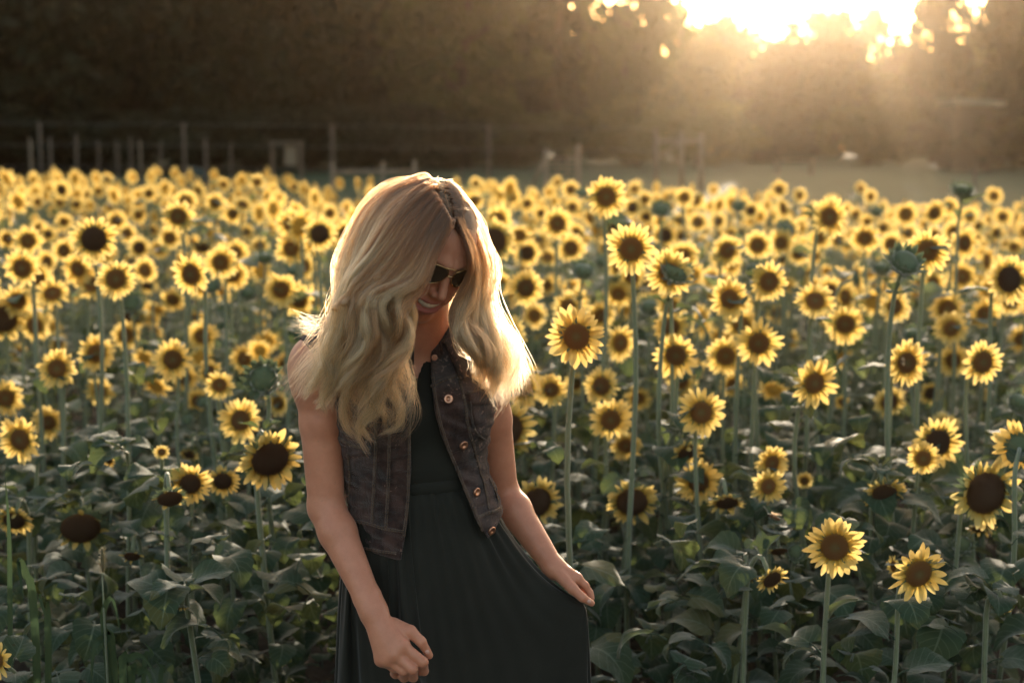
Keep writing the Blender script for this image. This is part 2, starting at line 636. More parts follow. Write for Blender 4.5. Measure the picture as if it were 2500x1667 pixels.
for i, (px, ty, by, wpx, c, lab) in enumerate([
    (74, 338, 440, 9, 'post', 'grey garden stake right beside the left edge of the photo'),
    (121, 335, 440, 9, 'post', 'grey garden stake second from the left edge'),
    (181, 330, 440, 9, 'post', 'grey garden stake third from the left edge'),
    (240, 340, 430, 6, 'post_dark', 'thin dark stake left of the pale stakes'),
    (285, 345, 430, 7, 'post', 'pale blurred stake leaning slightly at left'),
    (317, 335, 425, 7, 'post', 'pale blurred stake above the tall small sunflower at left'),
    (345, 340, 425, 6, 'post', 'pale blurred stake between two others at left'),
    (392, 345, 430, 6, 'post_dark', 'thin stake just left of the second tall fence post'),
    (500, 338, 430, 9, 'post', 'thick pale stake right of the second tall fence post'),
    (560, 350, 430, 6, 'post_dark', 'dark thin stake left of the wooden box'),
    (1132, 400, 445, 7, 'post_dark', 'short dark stake behind the top of the woman\'s hair'),
    (2384, 402, 505, 12, 'post', 'lone wooden post at the right behind the flower rows'),
]):
    Y = 27.0 if px < 2000 else 22
    a = P(px, ty, Y)
    z0 = ground_z(a.x, Y)
    mb = MB()
    ln = RND.uniform(-0.05, 0.05)
    r = wpx / FPX * Y / 2 * 0.75
    tube(mb, [Vector((0, 0, -0.2)), Vector((ln * .5, 0, (a.z - z0) / 2)), Vector((ln, 0, a.z - z0))], [r, r, r * .85], 8)
    o = mb.build('garden_stake', M['post_dark' if i % 3 else c])
    o.location = (a.x, Y, z0)
    tag(o, lab, 'stake', 'stakes behind the field')


def frame_thing(name, Y, bars, label, cat, base_px, mat='post'):
    """bars: (px0,py0,px1,py1,width px, part name)"""
    b = P(base_px, 440, Y)
    t = empty(name, (b.x, Y, ground_z(b.x, Y)), label, cat)
    for k, (x0, y0, x1, y1, w, nm) in enumerate(bars):
        mb = MB()
        p0, p1 = P(x0, y0, Y), P(x1, y1, Y)
        off = Vector((0, 0.09 if nm not in ('post', 'upright') else 0, 0))
        if nm in ('post', 'upright'):
            p1 = Vector((p1.x, p1.y, ground_z(p1.x, Y) - 0.15))
        tube(mb, [p0 - Vector(t.location) + off, p1 - Vector(t.location) + off], w / FPX * Y / 2, 8)
        mb.build(nm, M[mat], t)
    return t


frame_thing('rail_frame', 28, [(811, 395, 811, 440, 10, 'post'), (1012, 392, 1012, 440, 10, 'post'), (935, 395, 935, 440, 9, 'post'), (806, 422, 1020, 420, 11, 'rail')],
            'low wooden frame of posts and one rail left of the woman\'s head', 'fence', 910)
frame_thing('garden_gate', 27, [(1333, 362, 1333, 450, 12, 'post'), (1412, 352, 1412, 450, 12, 'post'), (1330, 390, 1300, 452, 10, 'brace')] +
            [(1335, 384 + 12 * j, 1410, 384 + 12 * j, 4, 'bar') for j in range(5)] + [(1360, 384, 1360, 434, 4, 'bar'), (1386, 384, 1386, 434, 4, 'bar')],
            'small barred gate with a slanting brace right of the woman\'s head', 'gate', 1370)
frame_thing('wooden_gate', 36, [(1602, 326, 1602, 400, 13, 'post'), (1664, 322, 1664, 400, 13, 'post'), (1712, 326, 1712, 400, 13, 'post'), (1600, 345, 1714, 345, 11, 'rail'), (1604, 385, 1664, 350, 8, 'brace')],
            'hazy wooden gate frame standing at the edge of the meadow', 'gate', 1660)
t = empty('bench', (P(1940, 380, 42).x, 42, ground_z(P(1940, 380, 42).x, 42)), 'low pale bench in the haze under the sunlit trees', 'bench')
mb = MB(); box(mb, -0.62, 0.62, -0.16, 0.16, 0.42, 0.47); mb.build('seat', M['post'], t, smooth=False)
for sx in (-0.5, 0.5):
    mb = MB(); box(mb, sx - 0.05, sx + 0.05, -0.14, 0.14, -0.1, 0.418); mb.build('leg', M['post'], t, smooth=False)
# small shed: only its pale roof edge shows between the trees at the right
sp = P(2385, 245, 44)
t = empty('shed', (sp.x, 44.6, ground_z(sp.x, 44.6)), 'small dark shed with a pale roof edge under the right hand trees', 'shed')
zr = sp.z - t.location.z
M['roof_pale'] = mat_simple('roof_pale', (0.20, 0.18, 0.13), (0.30, 0.27, 0.20), 4, 0.7)
mb = MB(); box(mb, -0.62, 0.62, -0.3, 1.2, -0.2, zr - 0.12); mb.build('wall', M['bark'], t, smooth=False)
mb = MB(); box(mb, -0.80, 0.80, -0.55, 1.4, zr - 0.117, zr + 0.02, M=Matrix.Rotation(math.radians(3), 4, 'Y')); mb.build('roof', M['roof_pale'], t, smooth=False)
# wooden box frame, a sack and a teal tarp at the left by the fence
bp = P(700, 395, 30)
t = empty('wooden_box', (bp.x, 30, ground_z(bp.x, 30)), 'open wooden box frame holding a tan board by the fence', 'box')
hh = P(700, 345, 30).z - t.location.z
for x in (-0.3, 0.3):
    mb = MB(); box(mb, x - 0.03, x + 0.03, -0.03, 0.03, -0.1, hh - 0.062); mb.build('post', M['post_dark'], t, smooth=False)
mb = MB(); box(mb, -0.36, 0.36, -0.06, 0.06, hh - 0.06, hh); mb.build('rail', M['post_dark'], t, smooth=False)
mb = MB(); box(mb, -0.05, 0.2, 0.04, 0.08, hh - 0.5, hh - 0.1); mb.build('board', M['post'], t, smooth=False)
M['teal'] = mat_simple('teal_plastic', (0.012, 0.03, 0.028), (0.018, 0.042, 0.038), 3, 0.6)
M['tan'] = mat_simple('tan_sack', (0.30, 0.18, 0.09), (0.40, 0.26, 0.14), 5, 0.8)


def blob(name, loc, sx, sy, sz, mat, label, cat, seed):
    bm = bmesh.new()
    bmesh.ops.create_icosphere(bm, subdivisions=3, radius=1)
    r = random.Random(seed)
    ph = [r.uniform(0, 6) for _ in range(4)]
    for v in bm.verts:
        c = v.co
        f = 1 + 0.12 * math.sin(3 * c.x + ph[0]) + 0.1 * math.sin(4 * c.z + ph[1] + c.y * 2)
        z = c.z * f
        v.co = (c.x * f * sx, c.y * f * sy, (max(z, -0.75) + 0.75) * sz)
    me = bpy.data.meshes.new(name)
    bm.to_mesh(me); bm.free()
    me.materials.append(mat)
    me.polygons.foreach_set('use_smooth', [True] * len(me.polygons))
    o = obj(name, me)
    o.location = loc
    return tag(o, label, cat)


q = P(514, 412, 29); blob('sack', (q.x, 29, ground_z(q.x, 29)), 0.13, 0.12, 0.42, M['tan'], 'tan sack standing behind the flower rows at left', 'sack', 3)
q = P(475, 372, 36); blob('water_tub', (q.x, 36, ground_z(q.x, 36) + 0.0), 0.36, 0.3, 0.34, M['teal'], 'dull teal tub behind the second tall fence post', 'tub', 5)

# ---- haze added for the low sun's veiling glow: one closed box round everything
hz = MB()
box(hz, -110, 110, -20, 165, -1.3, 17.5)
h_obj = hz.build('haze', [], smooth=False)
tag(h_obj, kind='stuff')
k = NT('haze')
pv = k.n('VolumePrincipled')
pv.inputs['Color'].default_value = (1.0, 0.80, 0.58, 1)  # the glare's peach tint is put into the haze colour
pv.inputs['Density'].default_value = 0.00025
pv.inputs['Anisotropy'].default_value = 0.925
k.l(pv.outputs[0], k.out.inputs['Volume'])
h_obj.data.materials.append(k.m)
# ------------------------------------------------------------------ sunflowers
def petal_geo(seed):
    """Unit petal along +X, base at the origin, 5 stations by 3 across, creased along the middle."""
    r = random.Random(seed)
    w = r.uniform(0.165, 0.215)
    bend = r.uniform(-0.18, 0.16)
    curl = r.uniform(-0.10, 0.14)
    side = r.uniform(-0.07, 0.07)
    vs, uv, fs = [], [], []
    st = [(0.0, 0.45), (0.22, 0.86), (0.48, 1.0), (0.74, 0.78), (0.9, 0.42)]
    for u, ww in st:
        for j in (-1, 0, 1):
            z = bend * u * u + curl * math.sin(u * 3.1) * 0.6 - (0.035 if j == 0 else 0.0) * ww
            vs.append((u, j * w * ww + side * u * u, z))
            uv.append((u, 0.5 + 0.5 * j * ww))
    vs.append((1.0, side, bend)); uv.append((1, 0.5))
    for i in range(4):
        for j in range(2):
            a = i * 3 + j
            fs.append((a, a + 3, a + 4, a + 1))
    fs += [(12, 15, 13), (13, 15, 14)]
    return vs, fs, uv


PETAL_GEO = [petal_geo(i) for i in range(7)]
PETALS = [MB().add(*g).mesh('petal', M['petal']) for g in PETAL_GEO]


def disc_mesh(name, mat, n, seed, dome=0.22, hole=0.0):
    """Unit disc of florets on a shallow dome: radius 1, facing +Z."""
    mb = MB()
    rings, seg = 6, 22
    vs = [(0, 0, dome * (1 - hole))]
    for i in range(1, rings + 1):
        q = i / rings
        for k in range(seg):
            a = 6.2832 * k / seg
            z = dome * (1 - q ** 2.2) - hole * dome * math.exp(-(q / 0.35) ** 2) - (0.12 if i == rings else 0)
            vs.append((q * math.cos(a), q * math.sin(a), z))
    fs = [(0, 1 + k, 1 + (k + 1) % seg) for k in range(seg)]
    for i in range(rings - 1):
        for k in range(seg):
            a = 1 + i * seg + k; b = 1 + i * seg + (k + 1) % seg
            fs.append((a, a + seg, b + seg, b))
    mb.add(vs, fs)
    r = random.Random(seed)
    for i in range(n):
        q = math.sqrt((i + 0.5) / n) * 0.985
        a = i * 2.39996
        z = dome * (1 - q ** 2.2) - hole * dome * math.exp(-(q / 0.35) ** 2)
        c = Vector((q * math.cos(a), q * math.sin(a), z - 0.01))
        w = 0.036 * (0.55 + 0.5 * q) * (18.0 / math.sqrt(n))
        h = (0.05 + 0.07 * q) * r.uniform(0.6, 1.5)
        ax = Vector((math.cos(a), math.sin(a), 0)); ay = Vector((-math.sin(a), math.cos(a), 0))
        tip = c + Vector((0, 0, h)) + ax * (0.03 * r.uniform(-1, 1)) + ay * (0.03 * r.uniform(-1, 1))
        mb.add([c + ax * w, c + ay * w, c - ax * w, c - ay * w, tip], [(0, 1, 4), (1, 2, 4), (2, 3, 4), (3, 0, 4)])
    return mb.mesh(name, mat, smooth=False)


DISCS = [disc_mesh('disc', M['disc'], 340, 1, 0.20, 0.5), disc_mesh('disc', M['disc'], 340, 2, 0.16, 0.2)]
DISCS_M = [disc_mesh('disc', M['disc_mature'], 520, 3, 0.26, 0.1), disc_mesh('disc', M['disc_mature'], 520, 4, 0.34, 0.0)]


def head_back(seed, nb=20, mature=False):
    """Green back of the flower (unit disc radius) with pointed bracts round the rim."""
    r = random.Random(seed)
    mb = MB()
    seg, prof = 18, [(0.12, -0.62), (0.3, -0.56), (0.62, -0.42), (0.92, -0.22), (1.03, -0.07)]
    vs, fs = [], []
    for q, z in prof:
        for k in range(seg):
            a = 6.2832 * k / seg
            vs.append((q * math.cos(a), q * math.sin(a), z))
    for i in range(len(prof) - 1):
        for k in range(seg):
            a = i * seg + k; b = i * seg + (k + 1) % seg
            fs.append((a, b, b + seg, a + seg))
    fs.append(tuple(range(seg))[::-1])
    mb.add(vs, fs)
    for ring, (q, z, ln) in enumerate(((0.98, -0.10, 0.52), (0.9, -0.25, 0.5))):
        for k in range(nb):
            a = 6.2832 * (k + 0.5 * ring + r.uniform(-.2, .2)) / nb
            L = ln * r.uniform(0.7, 1.25) * (1.15 if mature else 0.8)
            w = 0.13 * r.uniform(0.8, 1.2)
            up = r.uniform(-0.2, 0.2)
            ax = Vector((math.cos(a), math.sin(a), 0)); ay = Vector((-math.sin(a), math.cos(a), 0)); Z = Vector((0, 0, 1))
            b = ax * q + Z * z
            mb.add([b - ay * w, b + ay * w, b + ax * (L * .5) + ay * w * .8 + Z * (up * .5 - .03), b + ax * (L * .5) - ay * w * .8 + Z * (up * .5 - .03), b + ax * L + Z * up],
                   [(0, 1, 2, 3), (3, 2, 4)])
    return mb.mesh('flower_head', M['bract'])


BACKS = [head_back(1), head_back(2)]
BACKS_M = [head_back(3, 22, True), head_back(4, 24, True)]


def bud_mesh(seed, open_=0.0):
    """Closed green bud, radius 1, facing +Z, wrapped in pointed bracts."""
    r = random.Random(seed)
    mb = MB()
    seg, prof = 14, [(0.0, 0.55 - open_ * .3), (0.45, 0.50 - open_ * .25), (0.82, 0.28), (0.98, 0.0), (0.85, -0.38), (0.5, -0.62), (0.15, -0.72)]
    vs, fs = [], []
    for q, z in prof:
        for k in range(seg):
            a = 6.2832 * k / seg
            vs.append((q * math.cos(a), q * math.sin(a), z))
    for i in range(len(prof) - 1):
        for k in range(seg):
            a = i * seg + k; b = i * seg + (k + 1) % seg
            fs.append((a, a + seg, b + seg, b))
    mb.add(vs, fs)
    for q, z, ln, nb, tilt in ((0.72, -0.45, 0.8, 12, 0.3), (0.93, -0.2, 0.85, 14, 0.75), (1.0, 0.02, 0.8, 15, 1.1 - open_ * .5), (0.86, 0.2, 0.62, 13, 1.45 - open_ * .6)):
        for k in range(nb):
            a = 6.2832 * (k + r.uniform(-.25, .25)) / nb
            L = ln * r.uniform(0.7, 1.25)
            tl = tilt + r.uniform(-.35, .35)
            w = 0.2 * r.uniform(.8, 1.2)
            ax = Vector((math.cos(a), math.sin(a), 0)); ay = Vector((-math.sin(a), math.cos(a), 0)); Z = Vector((0, 0, 1))
            d = ax * math.cos(tl) + Z * math.sin(tl)
            b = ax * q + Z * z
            m = b + d * L * .5 + ax * .07
            mb.add([b - ay * w, b + ay * w, m + ay * w * .75, m - ay * w * .75, b + d * L - ax * .05], [(0, 1, 2, 3), (3, 2, 4)])
    return mb.mesh('bud', M['bract'])


BUDS = [bud_mesh(1), bud_mesh(2), bud_mesh(3, 0.6)]


def leaf_geo(seed, droop, fold):
    """Heart-shaped leaf on its stalk. Origin at the foot of the stalk, grows along +X; about 1.35 long."""
    r = random.Random(seed)
    pl = r.uniform(0.32, 0.5)
    vs, uv, fs = [], [], []
    pp = spline([Vector((0, 0, 0)), Vector((pl * .5, 0, pl * .32)), Vector((pl, 0, pl * .42))], 5)
    mb = MB()
    tube(mb, pp, [0.030, 0.024, 0.020, 0.018, 0.015], 5, cap=False)
    nu, js = 9, (-1, -0.66, -0.33, 0, 0.33, 0.66, 1)
    twist = r.uniform(-0.35, 0.35)
    sway = r.uniform(-0.15, 0.15)
    wav = r.uniform(0, 6)
    ang0 = r.uniform(0.15, 0.4)
    p = Vector((pl, 0, pl * .42))
    ang = ang0
    spine = []
    for i in range(nu):
        spine.append((p.copy(), ang))
        ang -= droop / (nu - 1)
        p = p + Vector((math.cos(ang), 0, math.sin(ang))) * (1.0 / (nu - 1))
    for i in range(nu):
        u = i / (nu - 1)
        w = 0.47 * (math.sin(math.pi * min(1, u ** 0.62 * 0.93 + 0.07)) ** 0.75) * (1 - 0.12 * u)
        c, an = spine[i]
        up = Vector((-math.sin(an), 0, math.cos(an)))
        for j in js:
            back = -0.13 * abs(j) ** 1.5 * max(0, 1 - u * 3.2)       # heart-shaped lobes at the stalk
            ser = 0.02 * (1 if (i + 1) % 2 else -1) * (abs(j) == 1)
            jw = j * (w + ser)
            z = fold * abs(jw) + 0.045 * math.sin(wav + u * 9 + j * 2.4) * abs(j) + twist * jw * u
            q = c + Vector((math.cos(an), 0, math.sin(an))) * back + up * z + Vector((0, jw + sway * u * u, 0))
            vs.append(q); uv.append((u, 0.5 + 0.5 * j))
    n = len(js)
    for i in range(nu - 1):
        for j in range(n - 1):
            fs.append((i * n + j, (i + 1) * n + j, (i + 1) * n + j + 1, i * n + j + 1))
    mb.add(vs, fs, uv)
    return mb


LEAF_GEO = [leaf_geo(1, 0.7, 0.25), leaf_geo(2, 1.3, 0.12), leaf_geo(3, 1.9, 0.2), leaf_geo(4, 1.0, -0.1), leaf_geo(5, 2.3, 0.05), leaf_geo(6, 0.35, 0.45), leaf_geo(7, 1.6, 0.3)]
LEAVES = [g.mesh('leaf', M['leaf']) for g in LEAF_GEO]
LEAVES_F = [g.mesh('leaf', M['leaf_far']) for g in LEAF_GEO]


def ring_mesh(seed, n, plen):
    """All petals of a small far flower as one piece (disc radius 1)."""
    r = random.Random(seed)
    mb = MB()
    for k in range(n):
        add_petal_to(mb, r, k, n, plen, False)
    return mb.mesh('petals', M['petal'])


def petal_matrix(r, k, n, plen, mature):
    a = 6.2832 * (k + r.uniform(-.3, .3)) / n
    tilt = r.uniform(-0.05, 0.38) if k % 2 else r.uniform(-0.22, 0.16)
    if mature:
        tilt += r.choice((0, 0, 0, 0.3, -0.2, 0.8))
    L = plen * r.uniform(0.82, 1.16)
    if mature and r.random() < 0.12:
        L *= 0.6
    return (Matrix.Rotation(a, 4, 'Z') @ Matrix.Translation((0.88, 0, -0.05 - 0.05 * (k % 2))) @ Matrix.Rotation(-tilt, 4, 'Y')
            @ Matrix.Rotation(r.uniform(-.5, .5), 4, 'X') @ Matrix.Diagonal((L, L * r.uniform(.85, 1.25), L, 1)))


def add_petal_to(mb, r, k, n, plen, mature):
    Mx = petal_matrix(r, k, n, plen, mature)
    v, f, uv = r.choice(PETAL_GEO)
    mb.add([Mx @ Vector(p) for p in v], f, uv)


RINGS = [ring_mesh(i, 22 + i, 1.42) for i in range(4)]
RINGS_D = [ring_mesh(10 + i, 23 + i, 1.15) for i in range(3)]
RINGS_M = []
_r = random.Random(77)
for i in range(3):
    mb = MB()
    for k in range(24):
        add_petal_to(mb, _r, k, 24, 0.82, True)
    RINGS_M.append(mb.mesh('petals', M['petal']))


def facing(yaw, pitch):
    """Unit normal of a flower: yaw 0 looks back at the path, + turns to the right of the picture; pitch + looks up."""
    y, p = math.radians(yaw), math.radians(pitch)
    return Vector((math.sin(y) * math.cos(p), -math.cos(y) * math.cos(p), math.sin(p)))


def head_matrix(pos, n, s, roll=0.0):
    z = n
    up = Vector((0, 0, 1)) - z * z.z
    y = up.normalized() if up.length > 0.05 else Vector((0, 1, 0))
    x = y.cross(z)
    R = Matrix((x, y, z)).transposed().to_4x4()
    return Matrix.Translation(pos) @ R @ Matrix.Rotation(roll, 4, 'Z') @ Matrix.Diagonal((s, s, s, 1))


def stem_path(base, pos, n, s, r):
    """From the ground, up, and over to the back of the head."""
    back = pos - n * (0.55 * s)
    h = pos.z - base.z
    dirn = n if n.z < 0.3 else n * 0.6
    q = back - n * (0.05 + 0.5 * s) + Vector((0, 0, -0.05 - 0.06 * max(0, n.z) + (0.07 if n.z < -0.35 else 0)))
    if n.z < -0.3:                                  # a nodding head: the stem arches over in a wide bend
        hd = Vector((n.x, n.y, 0)).normalized()
        w = 0.035 + 0.55 * s
        a = back - hd * (2.0 * w) + Vector((0, 0, -1.3 * w))
        b = back - hd * (1.5 * w) + Vector((0, 0, 0.25 * w))
        c = back - hd * (0.75 * w) + Vector((0, 0, 0.75 * w))
        m_ = base.lerp(a, 0.5) + Vector((r.uniform(-.02, .02), r.uniform(-.02, .02), 0))
        return spline([base, m_, a, b, c, back], 13)
    k1 = base.lerp(Vector((q.x, q.y, base.z)), 0.5) + Vector((r.uniform(-.03, .03), r.uniform(-.02, .02), h * 0.35))
    k2 = Vector((q.x, q.y, q.z)) + Vector((r.uniform(-.015, .015), 0, -h * 0.22))
    return spline([base, k1, k2, q, back], 13)


CPOS = []            # where the catalogued flowers stand: px, py, Y, radius px (filled before planting)


def project(p):
    d = p - CAM
    z = d.dot(_F)
    return 1250 + FPX * d.x / z, 833.5 - FPX * d.dot(_U) / z


def hides(p, size, r, keep=0.02):
    """Would a leaf at p hang in front of a catalogued flower behind it?"""
    px, py = project(p)
    C = CPOS_NP
    m = (C[:, 2] > p.y + 0.04) & ((C[:, 0] - px) ** 2 + (C[:, 1] - py) ** 2 < (C[:, 3] * 0.92 + size * 0.72 * FPX / p.y) ** 2)
    return bool(m.any()) and r.random() > keep


def make_plant(kind, pos, real, n, r, label, group, parts, ground=None, mature=False, name='sunflower', cat='sunflower', nleaf=None, stem_r=None, dark=False):
    """kind: o open, b bud, d drooping; real: flower width in metres; parts: True gives each petal its own object."""
    gz = ground_z(pos.x, pos.y) if ground is None else ground
    foot = Vector((pos.x + r.uniform(-.05, .05) - n.x * 0.06, pos.y + 0.05 + r.uniform(0, .06), gz))
    root = empty(name, foot, label, cat, group)
    h = pos.z - gz
    rd = real * (0.5 if kind == 'b' else 0.42 if kind == 'w' else (0.29 if mature else (0.245 if dark else 0.212)))     # disc radius
    pts = stem_path(Vector((0, 0, -0.03)), pos - foot, n, rd, r)
    sr = stem_r or min(0.0080, 0.0032 + 0.0038 * h * r.uniform(0.8, 1.2)) * (1.15 if mature else 1)
    mb = MB()
    tube(mb, pts, [sr * (1.12 - 0.42 * i / 12) for i in range(13)], 7)
    mb.build('stem', M['stem'], root)
    Mx = head_matrix(pos - foot, n, rd, r.uniform(0, 6.28))
    if kind == 'b':
        b = obj('bud', r.choice(BUDS), root)
        b.matrix_local = Mx
    else:
        hd = obj('flower_head', r.choice(BACKS_M if mature else BACKS), root)
        hd.matrix_local = Mx
        d = obj('disc', r.choice(DISCS_M if (mature or dark) else DISCS), hd)
        d.rotation_euler = (0, 0, r.uniform(0, 6.28))
        if kind != 'w':
            if parts:
                npet = r.randint(31, 36) if mature else r.randint(21, 28)
                plen = r.uniform(0.85, 1.02) if mature else (r.uniform(1.08, 1.25) if dark else r.uniform(1.30, 1.55))
                for k in range(npet):
                    if mature and r.random() < 0.07:
                        continue
                    pm = petal_matrix(r, k, npet, plen, mature)
                    p = obj('petal', r.choice(PETALS), hd)
                    p.location, p.rotation_euler, p.scale = pm.to_translation(), pm.to_euler(), pm.to_scale()
            else:
                p = obj('petals', r.choice(RINGS_M if mature else (RINGS_D if dark else RINGS)), hd)
                p.rotation_euler = (0, 0, r.uniform(0, 6.28))
        else:
            for k in range(r.randint(5, 8)):
                pm = petal_matrix(r, k * 3, 20, 0.7, True)
                p = obj('petal', r.choice(PETALS), hd)
                p.location, p.rotation_euler, p.scale = pm.to_translation(), pm.to_euler(), pm.to_scale()
    # leaves up the stem
    nl = nleaf if nleaf is not None else int(5 + h * 8)
    az = r.uniform(0, 6.28)
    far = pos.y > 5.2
    for k in range(nl):
        t = (k + 0.6) / (nl + 0.3)
        f = t * 11.2
        i = int(f)
        p = pts[i].lerp(pts[min(i + 1, 12)], f - i)
        az += 2.4 + r.uniform(-.5, .5)
        low = 1 - t
        size = (0.035 + 0.082 * math.sin(math.pi * min(0.86, 0.10 + low * 0.66))) * r.uniform(0.75, 1.25) * min(1.1, 0.55 + h * 0.45)
        c = foot + p + Vector((math.cos(az), math.sin(az), 0)) * size * 0.85
        if hides(c, size, r):
            continue
        if t > 0.75:
            v = r.choice((0, 3, 5, 3, 1))
        else:
            v = r.choice((0, 1, 2, 3, 4, 6, 1, 2))
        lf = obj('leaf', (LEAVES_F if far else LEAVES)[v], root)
        lf.location = p
        lf.rotation_euler = (r.uniform(-.35, .35), r.uniform(-0.35, 0.15) - 0.15 * t, az)
        lf.scale = (size, size * r.uniform(.85, 1.15), size)
    if kind == 'b' or r.random() < 0.5:
        for k in range(3):                                   # small leaves close under the flower
            i = 10
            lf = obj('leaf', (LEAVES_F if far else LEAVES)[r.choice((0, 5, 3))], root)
            lf.location = pts[i]
            lf.rotation_euler = (0, r.uniform(-.7, -.1), r.uniform(0, 6.28))
            s2 = 0.042 * r.uniform(.7, 1.4)
            lf.scale = (s2, s2 * 0.7, s2)
    return root


